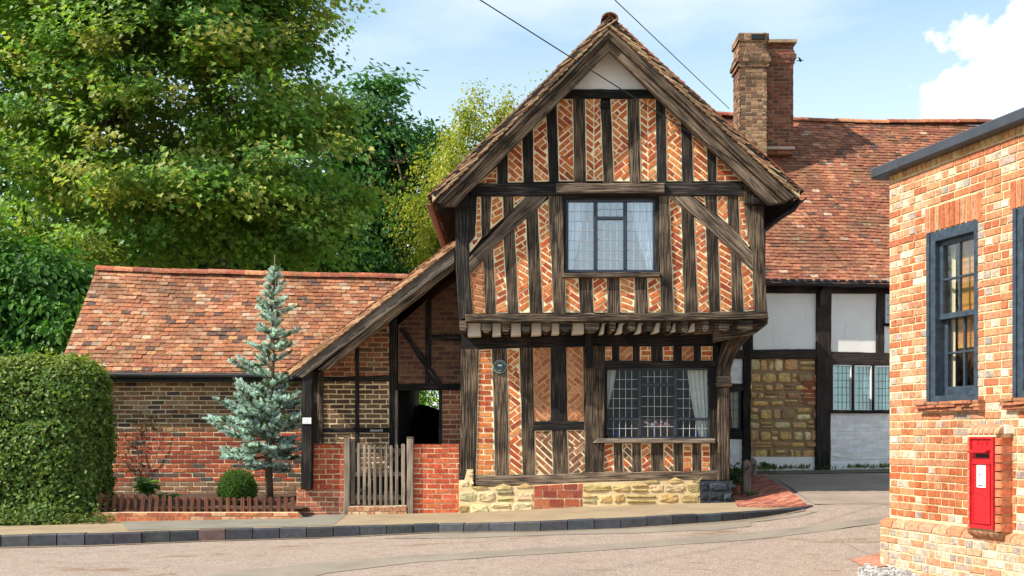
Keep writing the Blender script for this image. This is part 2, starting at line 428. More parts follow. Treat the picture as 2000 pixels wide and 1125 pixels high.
SANDS = [(.57, .42, .20), (.52, .36, .15), (.62, .49, .27), (.44, .31, .15), (.33, .26, .15), (.60, .43, .18)]
def rubble(mb, fr, poly, pal, mort=(.66, .52, .30), off=0, h=.03, thick=.2, rh=(.09, .18), rw=(.14, .38), gap=.016, soft=.25):
    if area(poly) < 0: poly = poly[::-1]
    mb.prism(fr, poly, off, thick, 0, mort)
    xs = [p[0] for p in poly]; ys = [p[1] for p in poly]; ip = inset(poly, .012)
    y = min(ys)
    while y < max(ys):
        H = rnd.uniform(*rh); u = min(xs)-rnd.uniform(0, .2)
        while u < max(xs):
            w = rnd.uniform(*rw); hh = H*rnd.uniform(.8, 1.0); sub = [(0, hh)] if rnd.random() < .7 or H < .1 else [(0, hh*.48), (hh*.52, hh)]
            for a, b in sub:
                cx, cy, rx, ry = u+w/2, y+(a+b)/2, w/2-gap/2, (b-a)/2-gap/2
                q = []
                for k in range(14):
                    t = 2*math.pi*(k+.5)/14; e = .45
                    c, s = math.cos(t), math.sin(t)
                    q.append((cx+rx*math.copysign(abs(c)**e, c)*rnd.uniform(.86, 1.04), cy+ry*math.copysign(abs(s)**e, s)*rnd.uniform(.84, 1.04)))
                q = clip(q, ip) if len(ip) == 4 else clip(ip, q)
                if len(q) >= 3 and abs(area(q)) > .0012:
                    hgt = h*rnd.uniform(.6, 1.25)
                    b0 = [fr.w(x, yy, off-.004) for x, yy in q]
                    r1 = [fr.w(x, yy, off+hgt*.6+rnd.uniform(-.006, .006)) for x, yy in inset(q, .006)]
                    r2 = [fr.w(x, yy, off+hgt+rnd.uniform(-.007, .007)) for x, yy in inset(q, min(.024, .3*(b-a)))]
                    c0 = fr.w(cx+rnd.uniform(-.02, .02), cy, off+hgt+rnd.uniform(-.004, .012)); n = len(q); fs = []
                    for k in range(n):
                        j2 = (k+1) % n; fs += [(k, j2, n+j2, n+k), (n+k, n+j2, 2*n+j2, 2*n+k), (2*n+k, 2*n+j2, 3*n)]
                    mb.add(b0+r1+r2+[c0], fs, 1, jit(rnd.choice(pal), .2))
            u += w
        y += H

def resample(poly, step, amp, seed):
    out = []; n = len(poly); d = 0
    for i in range(n):
        a = Vector(poly[i]); b = Vector(poly[(i+1) % n]); e = b-a; L = e.length
        m = max(1, int(L/step)); nn = Vector((-e.y, e.x))/(L or 1)
        for k in range(m):
            t = k/m; w = 0 if k == 0 else noise.noise(Vector((d*5, seed, 0)))*amp+rnd.uniform(-.25, .25)*amp
            out.append(tuple(a+e*t+nn*w)); d += L/m
        d += 1.7
    return out
def timber(name, fr, pts, parent, mat='timber', off=.03, depth=.15, ax=None, px=True, amp=.008, ch=.008, mb=None):
    """one hewn timber: pts in photo pixels on the facade plane (or local metres with px=False)"""
    p = fr.poly(pts, off) if px else list(pts)
    if area(p) < 0: p = p[::-1]
    if ax is None:
        best = max(((Vector(p[(i+1) % len(p)])-Vector(p[i])) for i in range(len(p))), key=lambda e: e.length); ax = best
    axw = fr.u*ax[0]+fr.v*ax[1]
    q = resample(p, .11, amp, rnd.uniform(0, 99))
    own = mb is None
    if own: mb = MB()
    mb.prism(fr, q, off+rnd.uniform(-.002, .002), depth, 0, (1, 1, 1), ch)
    if own: return mb.build(name, M[mat], parent, axis=axw)

TILES = [(.34, .105, .052), (.29, .085, .045), (.39, .14, .068), (.25, .075, .045), (.43, .18, .09), (.32, .12, .07), (.20, .075, .05), (.46, .23, .13)]
def roof_tiles(mb, O, U, V, wid, ln, ok=None, gauge=.098, tw=.165, pal=TILES, seed=0, wave=.022, pale=.045, dark=.05):
    O, U, V = Vector(O), Vector(U).normalized(), Vector(V).normalized(); N = U.cross(V).normalized()
    if N.z < 0: N = -N
    for r in range(int(ln/gauge)):
        v = r*gauge; u = -(tw/2 if r % 2 else 0)-rnd.uniform(0, .02)
        while u < wid:
            w = tw*rnd.uniform(.94, 1.02); 
            if ok and not ok(u+w/2, v): u += w; continue
            ua, ub = max(u, 0.0), min(u+w-.006, wid)
            if ub-ua < .03: u += w; continue
            wv = wave*noise.noise(Vector((u*.55, v*.7, seed)))+.010*noise.noise(Vector((u*2.3, v*2.5, seed+5)))
            vs = 0.5*wave*noise.noise(Vector((u*.6, seed+9, v*.2)))
            la, lb = rnd.uniform(-.006, .006), rnd.uniform(-.006, .006); tl = rnd.uniform(-.004, .004)
            a = v-.004+rnd.uniform(-.006, .006)+vs; b = v+gauge*1.5+vs
            hb = .034+wv+rnd.uniform(0, .007); ht = .004+wv; th = .014
            p = [O+U*ua+V*a+N*(hb-th+la), O+U*ub+V*a+N*(hb-th+lb), O+U*ub+V*(a+tl)+N*(hb+lb), O+U*ua+V*(a-tl)+N*(hb+la),
                 O+U*ub+V*b+N*(ht+th), O+U*ua+V*b+N*(ht+th), O+U*ub+V*b+N*ht, O+U*ua+V*b+N*ht]
            nz = noise.noise(Vector((u*.9, v*.9, seed+2)))+.5*noise.noise(Vector((u*3, v*3, seed+3)))
            c = jit(pal[rnd.randrange(len(pal))], .13); k = 1+.28*nz
            c = tuple(q*k for q in c); x = rnd.random()
            if x < pale: g = rnd.uniform(.6, 1); c = (.52*g, .36*g, .24*g)
            elif x < pale+dark: c = (.11, .065, .05)
            mb.add(p, [(0, 1, 2, 3), (3, 2, 4, 5), (0, 3, 5, 7), (1, 6, 4, 2)], 1, c)
            u += w
def ridge_tiles(mb, A, B, rad=.12, L=.33, pal=TILES, up=(0, 0, 1)):
    A, B = Vector(A), Vector(B); d = (B-A); n = max(1, int(d.length/L)); d /= n; t = d.normalized(); s = t.cross(Vector(up)).normalized()
    for i in range(n):
        z = .012*noise.noise(Vector((i*.4, 3, 1)))+rnd.uniform(-.005, .005); c = jit(rnd.choice(pal[:6]), .2); c = tuple(q*1.15 for q in c)
        vs = []
        for e, rr in ((0.0, rad*1.05), (1.0, rad*.98)):
            for k in range(9):
                th = math.pi*(k/8); p = A+d*(i+e)+s*math.cos(th)*rr+Vector(up)*(math.sin(th)*rr*.8+z); vs.append(p)
            for k in range(9):
                th = math.pi*(k/8); p = A+d*(i+e)+s*math.cos(th)*(rr-.015)+Vector(up)*(math.sin(th)*(rr*.8-.015)+z); vs.append(p)
        fs = [(k, k+1, 18+k+1, 18+k) for k in range(8)]+[(k+9, 27+k, 27+k+1, k+10) for k in range(8)]+[(k, k+9, k+10, k+1) for k in range(8)]+[(18+k, 19+k, 28+k, 27+k) for k in range(8)]
        mb.add(vs, fs, 1, c)

def verge_tiles(mb, fr, A, B, pal, seed=0, band=.10):
    '''tile ends bedded along a verge, A (eave) to B (ridge) in the plane's own metres'''
    A, B = Vector(A), Vector(B); e = B-A; L = e.length; e.normalize(); n = Vector((-e.y, e.x)); n = n if n.y > 0 else -n
    k = 0; s = -.02
    while s < L-.17:
        for lay, h0 in ((0, -.022), (1, -.055), (2, -.086)):
            if h0 < -band: continue
            a = s+lay*.035+rnd.uniform(-.008, .008); ln_ = .165; t = .017; til = .030
            p0 = A+e*a+n*(h0+til*.5); p1 = A+e*(a+ln_)+n*(h0-til*.5)
            q = [p0, p0+n*t, p1+n*t, p1]; q = [(v.x, v.y) for v in q]
            mb.prism(fr, q, .055+rnd.uniform(-.012, .012)+.004*(k % 3), .22, 1, jit(rnd.choice(pal), .2)); k += 1
        s += .098
# ---- draped sheets on the ground
def drape(mb, poly, zf, cell=.4, off=0, mi=0, col=(1, 1, 1)):
    xs = [p[0] for p in poly]; ys = [p[1] for p in poly]
    if area(poly) < 0: poly = poly[::-1]
    x = min(xs)
    while x < max(xs):
        y = min(ys)
        while y < max(ys):
            q = clip(poly, [(x, y), (x+cell, y), (x+cell, y+cell), (x, y+cell)])
            if len(q) >= 3 and abs(area(q)) > 1e-5: mb.add([(a, b, zf(a, b)+off) for a, b in q], [list(range(len(q)))], mi, col)
            y += cell
        x += cell

# ---- foliage
def leaf_shape(kind):
    if kind == 'palmate':
        pts = [(0, 0), (.22, .05), (.5, .0), (.36, .3), (.56, .52), (.26, .56), (0, 1.0)]
    elif kind == 'oval': pts = [(0, 0), (.20, .22), (.24, .5), (.14, .8), (0, 1)]
    elif kind == 'lance': pts = [(0, 0), (.09, .3), (.10, .6), (0, 1)]
    elif kind == 'oak': pts = [(0, 0), (.2, .2), (.12, .32), (.3, .5), (.18, .62), (.26, .8), (0, 1)]
    else: pts = [(0, 0), (.3, .35), (.22, .75), (0, 1)]
    return pts
def leaves(P, Nn, D, size, col, kind, fold=.18):
    """P positions, Nn leaf normals, D leaf directions, all (n,3) -> flat arrays of two folded halves each"""
    pts = leaf_shape(kind); m = len(pts)
    D = D-(D*Nn).sum(1, keepdims=True)*Nn; D /= np.linalg.norm(D, axis=1, keepdims=True)+1e-9
    X = np.cross(D, Nn); n = len(P)
    V = np.zeros((n, 2*m, 3)); 
    for i, (a, b) in enumerate(pts):
        for sgn, base in ((1, 0), (-1, m)):
            z = abs(a)*fold-.15*b*b
            V[:, base+i] = P+size[:, None]*(X*(a*sgn)+D*b+Nn*z)
    idx = np.arange(n)[:, None]*(2*m)
    F1 = idx+np.arange(m)[None]; F2 = idx+(m+np.arange(m)[::-1])[None]
    F = np.stack([F1, F2], 1).reshape(-1, m)
    C = np.repeat(col, 2*m, axis=0)
    return V.reshape(-1, 3), F, C
def leaf_mesh(name, V, F, C, mat, parent=None, loc=(0, 0, 0), extra=None, seed=0):
    me = bpy.data.meshes.new(name); o = bpy.data.objects.new(name, me); COL.objects.link(o)
    L0 = LOC[parent.name] if parent is not None else Vector(loc)
    if parent is not None: o.parent = parent
    else: o.location = L0
    LOC[o.name] = L0
    n, m = F.shape
    me.vertices.add(len(V)); me.vertices.foreach_set('co', (V-np.array(L0)).astype(np.float32).ravel())
    me.loops.add(n*m); me.loops.foreach_set('vertex_index', F.astype(np.int32).ravel())
    me.polygons.add(n); me.polygons.foreach_set('loop_start', np.arange(0, n*m, m, dtype=np.int32))
    me.materials.append(mat); me.update(calc_edges=True)
    ca = me.color_attributes.new('Col', 'FLOAT_COLOR', 'CORNER')
    cc = np.concatenate([C, np.ones((len(C), 1))], 1)[F.ravel()]
    ca.data.foreach_set('color', cc.astype(np.float32).ravel()); me.validate(); return o
def unit(a): return a/(np.linalg.norm(a, axis=-1, keepdims=True)+1e-9)
def crown(rs, blobs, nclump, per, csize, lsize, pal, kind, up=.6, out=.5, inner=.45, flat_=.55, hang=.35, boughs=None):
    """leaf clumps through the crown's volume. blobs: (cx,cy,cz,rx,ry,rz)"""
    B = np.array(blobs, float); vol = B[:, 3]*B[:, 4]*B[:, 5]; pr = vol**.75/np.sum(vol**.75)
    k = rs.choice(len(B), nclump, p=pr)
    d = unit(rs.normal(size=(nclump, 3))); r = inner+(1-inner)*rs.random(nclump)**.6
    C = B[k, :3]+d*r[:, None]*B[k, 3:]
    if boughs:          # clumps gather on boughs, so the crown breaks into lit sprays and dark gaps
        nb, bs = boughs; sel = rs.choice(nclump, nb, replace=False); w = rs.integers(nb, size=nclump)
        k = k[sel][w]; C = C[sel][w]+rs.normal(size=(nclump, 3))*np.array([bs, bs, bs*.33])*rs.uniform(.7, 1.3, (nb, 1))[w]
    ctr = B[:, :3].mean(0)
    od = unit(C-B[k, :3]+.4*(C-ctr))
    PP, NN, DD, SS, CC = [], [], [], [], []
    pal = np.array(pal)
    for i in range(nclump):
        n = int(per*rs.uniform(.6, 1.4)); cs = csize*rs.uniform(.6, 1.5)
        q = rs.normal(size=(n, 3))*np.array([cs, cs, cs*flat_])
        PP.append(C[i]+q)
        nn = unit(up*np.array([0, 0, 1.])+out*od[i]+rs.normal(size=(n, 3))*.45); NN.append(nn)
        dd = unit(unit(q*np.array([1, 1, .4])+od[i]*cs)+np.array([0, 0, -hang])+rs.normal(size=(n, 3))*.3); DD.append(dd)
        SS.append(lsize*rs.uniform(.6, 1.25, n))
        base = pal[rs.integers(len(pal))]*rs.uniform(.75, 1.25)
        CC.append(base[None]*rs.uniform(.75, 1.25, (n, 1))*rs.uniform(.92, 1.08, (n, 3)))
    P = np.concatenate(PP)
    return leaves(P, np.concatenate(NN), np.concatenate(DD), np.concatenate(SS), np.concatenate(CC), kind), C
def limb(mb, a, b, r0, r1, rs, bend=.15, seg=6, n=7):
    a, b = Vector(a), Vector(b); L = (b-a).length; o1 = Vector(rs.normal(size=3))*bend*L; pts = []; rr = []
    for i in range(seg+1):
        t = i/seg; p = a.lerp(b, t)+o1*(math.sin(math.pi*t)*.5)+Vector(rs.normal(size=3))*(.012*L if 0 < i < seg else 0)
        pts.append(p); rr.append(r0+(r1-r0)*t)
    mb.tube(pts, rr, n); return pts

# ================================================================== ground, road, pavement
def ip(x, xs, ys): return float(np.interp(x, xs, ys))
def pave_z(x, y=0): return CZ+ip(x, [-14, -7, -5.9, -1.5, -.7, 1.1, 2, 3.2, 4.2, 6], [-1.34, -1.25, -1.225, -1.155, -1.14, -1.05, -1.02, -.985, -.955, -.93])
def road_z(x, y):
    k = ip(x, [-14, -6.3, -2.3, -1, -.7, 2, 3, 3.6, 4.1, 9, 30], [-1.47, -1.370, -1.298, -1.246, -1.238, -1.122, -1.068, -1.015, -.97, -.95, -.9])
    y0 = ip(x, [-6.3, -.7, 2, 4], [13.2, 13.9, 13.7, 14.4])
    bf = ip(x, [-9, 0, 3.9, 9], [.03, .04, .13, .13]); bb = ip(x, [3.2, 4.3], [.0, .055])
    d = y-y0
    if d < 0: d2 = max(d, -3.6); return CZ+k+bf*d2+.01*max(-8, d-d2)
    return CZ+k+bb*min(d, 8)
def pxg(px, py, zf, off=0):
    Y = 14.0
    for _ in range(60):
        z = zf((px-1000)/FPX*Y, Y)+off-CZ; Yn = -z*FPX/(py-HZ); Y += .5*(max(5, min(60, Yn))-Y)
    return ((px-1000)/FPX*Y, Y)

def m_road():
    t = NT('road_surface'); p = t.geo()
    fine = t.noise(p, 95, 3, .8); mid = t.noise(p, 5, 5, .6); big = t.noise(p, .7, 4)
    c = t.ramp(t.rng(fine, .3, .7, 0, 1), [(0.0, (.10, .073, .06)), (.45, (.30, .23, .178)), (1.0, (.50, .42, .37))])
    c = t.mix(t.rng(mid, .45, .7, 0, .45), c, (.21, .155, .125)); c = t.mix(t.rng(big, .42, .65, 0, .4), c, (.30, .225, .175))
    mp = t.n('ShaderNodeMapping'); mp.inputs['Scale'].default_value = (.55, 2.2, 1); mp.inputs['Location'].default_value = (.37, .2, 0); t.l(p, mp.inputs[0])
    d = t.noise(mp.outputs[0], 1.5, 7, .66)
    c = t.mix(t.rng(d, .575, .64, 0, .75), c, (.20, .12, .07))
    v = t.n('ShaderNodeTexVoronoi'); v.inputs['Scale'].default_value = 16; t.l(p, v.inputs[0])
    c = t.mix(t.rng(v.outputs['Distance'], .05, .10, .55, 0), c, (.12, .08, .06))
    v2 = t.n('ShaderNodeTexVoronoi'); v2.inputs['Scale'].default_value = 80; t.l(p, v2.inputs[0]); sx = t.n('ShaderNodeSeparateXYZ'); t.l(v2.outputs['Color'], sx.inputs[0])
    c = t.mix(1, c, t.rng(sx.outputs[0], 0, 1, .74, 1.26), 'MULTIPLY')
    v3 = t.n('ShaderNodeTexVoronoi'); v3.feature = 'DISTANCE_TO_EDGE'; v3.inputs['Scale'].default_value = .28
    wq = t.n('ShaderNodeMixRGB'); wq.inputs[0].default_value = .25; t.l(p, wq.inputs[1]); nq = t.n('ShaderNodeTexNoise'); nq.inputs['Scale'].default_value = 2.5; nq.inputs['Detail'].default_value = 6; t.l(p, nq.inputs[0]); t.l(nq.outputs[1], wq.inputs[2]); t.l(wq.outputs[0], v3.inputs[0])
    c = t.mix(t.rng(v3.outputs[0], .001, .004, .22, 0), c, (.09, .06, .045))
    t.base(c, .95, .15); t.bump(fine, .6, .006); return t.m
def m_tarmac(name, c1, c2, sp=120):
    t = NT(name); p = t.geo(); f = t.noise(p, sp, 3, .75); b = t.noise(p, 1.8, 5)
    c = t.mix(t.rng(f, .3, .7, 0, 1), c1, c2); c = t.mix(t.rng(b, .4, .65, 0, .4), c, tuple(q*.72 for q in c1))
    t.base(c, .95, .15); t.bump(f, .5, .004); return t.m
M['road'] = m_road()
M['strip'] = m_tarmac('grey_tarmac', (.20, .168, .132), (.32, .27, .215))
M['pave'] = m_tarmac('tan_pavement', (.25, .185, .11), (.40, .305, .20))
M['pavegrey'] = m_tarmac('grey_pavement', (.17, .155, .12), (.28, .255, .205))
M['yard'] = m_tarmac('gravel_yard', (.22, .17, .132), (.40, .315, .25))
M['earth'] = m_plain('grassy_earth', (.085, .10, .045), .95, .6, 1.4, 2, .6, .03, 12)

def grid_mesh(xs, ys, zf):
    mb = MB(); n = len(xs)
    vs = [(x, y, zf(x, y)) for y in ys for x in xs]
    mb.add(vs, [(j*n+i, j*n+i+1, (j+1)*n+i+1, (j+1)*n+i) for j in range(len(ys)-1) for i in range(n-1)]); return mb
gx = [-1500, -400, -100, -40, -20]+[-14+i for i in range(45)]+[40, 100, 400, 1500]
structure(grid_mesh(gx, [-1500, -300, -60, -20]+[-6+i for i in range(40)]+[45, 100, 400, 1500], lambda x, y: road_z(x, y)-.06 if -50 < y < 60 and abs(x) < 60 else CZ-1.45).build('ground', M['earth'], smooth=True))

kpx = [(-240, 1057), (0, 1047), (180, 1043), (390, 1036), (590, 1031), (850, 1024), (1060, 1019), (1210, 1012.5), (1310, 1008), (1400, 1003.5), (1460, 1000), (1530, 995), (1572, 991), (1592, 987.5)]
kline = [pxg(x, y, pave_z) for x, y in kpx]
kline = [(-14.0, kline[0][1]-.25)]+kline
road_poly = [(-30, -8), (40, -8), (40, 30), (4.0, 30), (4.0, kline[-1][1]+.2)]+[(a, b+.08) for a, b in kline[::-1]]+[(-30, kline[0][1]-.6)]
mb = MB(); drape(mb, road_poly, road_z, .5, 0); structure(mb.build('road', M['road'], smooth=True))
# tarmac reinstatement strips in the road
def strip(pts, name='tarmac_strip', mat='strip', off=.005, zf=road_z, cell=.3):
    m = MB(); drape(m, [pxg(x, y, zf) for x, y in pts], zf, cell, off); return structure(m.build(name, M[mat], smooth=True))
strip([(430, 1118), (640, 1098), (820, 1084), (1000, 1074), (1200, 1062), (1400, 1045), (1560, 1031), (1738, 1008), (1738, 1021), (1560, 1044), (1400, 1060), (1200, 1074), (1000, 1086), (820, 1098), (640, 1120), (560, 1140), (380, 1140)])
strip([(745, 1053), (860, 1043), (1060, 1037), (1240, 1029), (1400, 1019), (1560, 1004), (1600, 998), (1560, 1010), (1465, 1021), (1468, 1028), (1400, 1036), (1240, 1042), (1060, 1046), (900, 1052)])
# grit washed along the foot of the kerb
rs = np.random.default_rng(5); gk = [(a, b-.012) for a, b in kline[1:-1]]; lo = [(a, b-.05-.05*abs(noise.noise(Vector((a*1.7, 0, 3))))-.03*rs.random()) for a, b in gk]
def dense(l):
    out = []
    for (a, b), (c, d) in zip(l[:-1], l[1:]):
        for k in range(8): out.append((a+(c-a)*k/8, b+(d-b)*k/8-.02*rs.random()))
    return out
gp = gk+dense(lo)[::-1]
mb = MB(); drape(mb, gp, road_z, .5, .007); structure(mb.build('gutter_grit', m_tarmac('gutter_grit', (.11, .075, .045), (.34, .27, .19), 60), smooth=True))
# the shaded yard beyond the corner
strip([(1590, 985), (1760, 985), (1770, 927), (1500, 926), (1540, 950)], 'yard', 'yard', .004, road_z, .4)

# pavement
back = [pxg(x, y, pave_z) for x, y in [(-240, 1030), (0, 1022), (180, 1018), (575, 1005), (900, 996), (1430, 978)]]
pv = [(a, b+.04) for a, b in kline[:-1]]+[pxg(1500, 968, pave_z), (3.3, 16.6), (-1, 16.6), (-9, 16.4), (-14, 16.2)]
mb = MB(); drape(mb, pv, pave_z, .35, 0); structure(mb.build('pavement', M['pave'], smooth=True))
mb = MB(); drape(mb, [pxg(x, y, pave_z) for x, y in [(250, 1036), (530, 1029), (650, 1026), (680, 1003), (590, 1002), (400, 1016), (235, 1020)]], pave_z, .3, .004); structure(mb.build('pavement_patch', M['pavegrey'], smooth=True))

# kerb stones: each one a thing
M['kerb'] = m_vcol('dark_kerb_brick', .55, .7, 1.35, 14, .5, .006, 40, .4)
def walk(line, step):
    out = [line[0]]; carry = 0; 
    for a, b in zip(line[:-1], line[1:]):
        a, b = Vector(a), Vector(b); L = (b-a).length; d = step-carry
        while d <= L: out.append(tuple(a.lerp(b, d/L))); d += step
        carry = L-(d-step)
    return out
kp = walk(kline[1:], .335)
for i in range(len(kp)-1):
    a, b = Vector(kp[i]), Vector(kp[i+1]); u = (b-a); L = u.length; u.normalize(); nn = Vector((-u.y, u.x))
    if nn.y < 0: nn = -nn
    g = .005; a2 = a+u*g; b2 = b-u*g; m = MB(); ch = .014; dz = rnd.uniform(-.005, .005); io = rnd.uniform(-.005, .005)
    def zz(p, top): return (pave_z(p.x, p.y)+.006+dz) if top else (road_z(p.x, p.y)-.06)
    sec = [(io-.012, 0, 0), (io, 1, -ch), (io+ch, 1, 0), (.11, 1, .0), (.11, 0, 0)]
    vs = []
    for p in (a2, a2.lerp(b2, .5), b2):
        e = rnd.uniform(-.004, .004)
        for (o_, t, d) in sec:
            q = p+nn*(o_+e*(o_ < .05)); vs.append((q.x, q.y, zz(q, t)+d))
    n = 5; fs = [(r*n+k, r*n+k+1, (r+1)*n+k+1, (r+1)*n+k) for r in range(2) for k in range(n-1)]+[(0, 1, 2, 3, 4), (14, 13, 12, 11, 10)]
    m.add(vs, fs, 0, jit((.042, .044, .051), .25) if rnd.random() > .06 else (.10, .06, .05))
    o = m.build('kerb_stone', M['kerb'], loc=((a.x+b.x)/2, (a.y+b.y)/2, pave_z(a.x)))
    tag(o, 'dark blue-grey kerb stone in the row edging the pavement', 'kerb stone', 'kerb stones edging the pavement')

# red brick paving at the corner, laid over the rising ground
pav = [pxg(x, y, lambda a, b: max(pave_z(a)-.02, road_z(a, b))+.03) for x, y in [(1440, 988), (1500, 990), (1578, 988), (1560, 972), (1535, 955), (1492, 929), (1462, 929), (1464, 955), (1430, 966)]]
def pvz(a, b): return max(pave_z(a)-.02, road_z(a, b))+.024
mb = MB(); drape(mb, pav, pvz, .25, 0, 0, (.30, .2, .14))
u = Vector((.62, .78)); v = Vector((-.78, .62)); c0 = Vector(pav[0]); ipv = pav if area(pav) > 0 else pav[::-1]
for r in range(-60, 60):
    for k in range(-40, 40):
        s0 = c0+u*(k*.225+(.11 if r % 2 else 0))+v*(r*.11)
        q = [s0, s0+u*.215, s0+u*.215+v*.1, s0+v*.1]; q = clip(ipv, [tuple(p) for p in q])
        if len(q) >= 3 and abs(area(q)) > .001:
            h = .012+rnd.uniform(-.002, .003); n = len(q); c = jit(rnd.choice([(.36, .12, .075), (.42, .15, .09), (.30, .10, .07), (.46, .19, .12)]), .15)
            mb.add([(a, b, pvz(a, b)) for a, b in q]+[(a, b, pvz(a, b)+h) for a, b in q], [tuple(range(n, 2*n))]+[(i, (i+1) % n, n+(i+1) % n, n+i) for i in range(n)], 1, c)
structure(mb.build('brick_paving', [M['mortar'], M['brick']]))
# little worn brick apron and white gravel at the foot of the corner building
strip([(1660, 1094), (1738, 1076), (1745, 1106), (1690, 1110)], 'brick_apron', 'brick', .012, road_z, .2)
for p in bpy.data.objects['brick_apron'].data.color_attributes['Col'].data: p.color = (.46, .20, .13, 1)
rs = np.random.default_rng(3); mb = MB()
for i in range(330):
    px, py = rs.uniform(1680, 1850), 1130-abs(rs.normal())*9
    x, y = pxg(px, py, road_z); r = rs.uniform(.010, .026); z = road_z(x, y)+r*.4+.02*rs.random()
    vs = [Vector(rs.normal(size=3)).normalized()*r*rs.uniform(.7, 1.2) for _ in range(8)]
    vs = [Vector((sx*r*rs.uniform(.6, 1.2), sy*r*rs.uniform(.6, 1.2), sz*r*rs.uniform(.5, 1)))+Vector((x, y, z)) for sz in (-1, 1) for sy in (-1, 1) for sx in (-1, 1)]
    g = rs.uniform(.30, .66); mb.add(vs, [(0, 2, 3, 1), (4, 5, 7, 6), (0, 1, 5, 4), (2, 6, 7, 3), (0, 4, 6, 2), (1, 3, 7, 5)], 0, (g, g*.96, g*.9))
tag(mb.build('white_gravel', M['stone']), 'white gravel scattered at the foot of the corner building', 'gravel', kind='stuff')

# ================================================================== the timber framed gable house
YU, YL, YG = 15.40, 15.90, 15.02          # jettied upper wall, ground floor wall, gable barge boards
FU, FL, FG = flat(YU), flat(YL), flat(YG)
house = thing('timber_framed_house', (1.25, 16.5, .25), 'tall timber framed house with herringbone brick infill and a jettied gable', 'house')
def c3(*p): return [(830+x/2.6667, y/2.6667) for x, y in p]
def c4(*p): return [(830+x/2.817, 340+y/2.817) for x, y in p]
def c5(*p): return [(880+x/2.7435, 600+y/2.7435) for x, y in p]
def panel(fr, pts, pal=ORANGE, pat='diag', name='brick_panel', **k):
    return brick_part(name, fr, fr.poly(pts), pal, house, pat=pat, **{**dict(mort=(.60, .34, .17) if pal is DULL else MORT, j=.019, bh=.060, ins=.018, h=.009, off=.012), **k})

# -- hollow shell: backing walls with window openings, flanks, floor
def wall_with_hole(mb, Y0, Y1, x0, x1, z0, z1, hole):
    a, b, c, d = hole
    mb.box(x0, a, Y0, Y1, z0, z1); mb.box(b, x1, Y0, Y1, z0, z1); mb.box(a, b, Y0, Y1, z0, c); mb.box(a, b, Y0, Y1, d, z1)
def rect(fr, x0, y0, x1, y1, off=0):
    p = fr.px(x0, y0, off); q = fr.px(x1, y1, off); return (p[0], q[0], q[1], p[1])      # xmin xmax zmin zmax
HU = rect(FU, 1106, 388, 1281, 533); HL = rect(FL, 1184, 718, 1389, 855)
zj = FU.px(1200, 625)[1]; zt = FU.px(1200, 352)[1]; zg = pave_z(1)-.05
XU0, XU1 = FU.px(897, 500)[0], FU.px(1490, 500)[0]; XL0, XL1 = FL.px(903, 800)[0], FL.px(1424, 800)[0]
mb = MB()
wall_with_hole(mb, YU+.09, YU+.2, XU0, XU1, zj, zt, HU); wall_with_hole(mb, YL+.09, YL+.2, XL0, XL1, zg, zj+.2, HL)
for (x0, x1, z0, z1) in ((XL0, XL1, zg, zj), (XU0, XU1, zj, zt)):
    y0 = (YL if z0 == zg else YU)+.2
    mb.box(x0, x0+.15, y0, 21, z0, z1); mb.box(x1-.15, x1, y0, 21, z0, z1); mb.box(x0+.15, x1-.15, 20.9, 21, z0, z1)
mb.box(XU0, XU1, YU+.02, 20.9, zj-.03, zj+.1)
mb.box(XU0+.05, XU1-.05, YU+.201, 20.9, zt-.03, zt+.02)
mb.build('wall', m_plain('dark_daub', (.05, .035, .028), .95), house)
# rooms seen through the windows
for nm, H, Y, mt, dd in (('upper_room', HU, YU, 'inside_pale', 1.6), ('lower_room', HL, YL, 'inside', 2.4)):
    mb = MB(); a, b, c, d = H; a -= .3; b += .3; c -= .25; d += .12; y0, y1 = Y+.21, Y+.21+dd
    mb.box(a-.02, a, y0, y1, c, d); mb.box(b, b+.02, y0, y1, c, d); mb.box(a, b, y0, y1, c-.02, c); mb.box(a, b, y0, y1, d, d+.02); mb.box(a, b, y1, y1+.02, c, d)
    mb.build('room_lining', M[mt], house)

# -- gable brickwork
g = [ (c3((272, 960), (378, 958), (378, 868)), 'run', 0), (c3((430, 952), (515, 950), (508, 728), (430, 792)), 'diag', -42), (c3((565, 948), (648, 945), (635, 602), (562, 672)), 'chev', 40),
     (c3((695, 945), (780, 945), (772, 515), (685, 515)), 'chev', 40), (c3((838, 943), (932, 942), (915, 512), (832, 512)), 'vee', 40), (c3((982, 945), (1068, 945), (1055, 515), (965, 515)), 'chev', 40),
     (c3((1122, 945), (1210, 945), (1203, 508), (1115, 508)), 'vee', 40), (c3((1258, 945), (1342, 943), (1335, 642), (1252, 562)), 'chev', 38), (c3((1395, 945), (1475, 943), (1470, 768), (1388, 692)), 'diag', -40),
     (c3((1516, 945), (1650, 943), (1575, 862), (1516, 805)), 'run', 0) ]
for p, pat, an in g: panel(FU, p, ORANGE, pat, ang=an)
o = MB(); o.prism(FU, FU.poly(c3((735, 472), (1175, 472), (955, 225))), .0, .08); o.build('plaster_panel', M['plaster'], house)
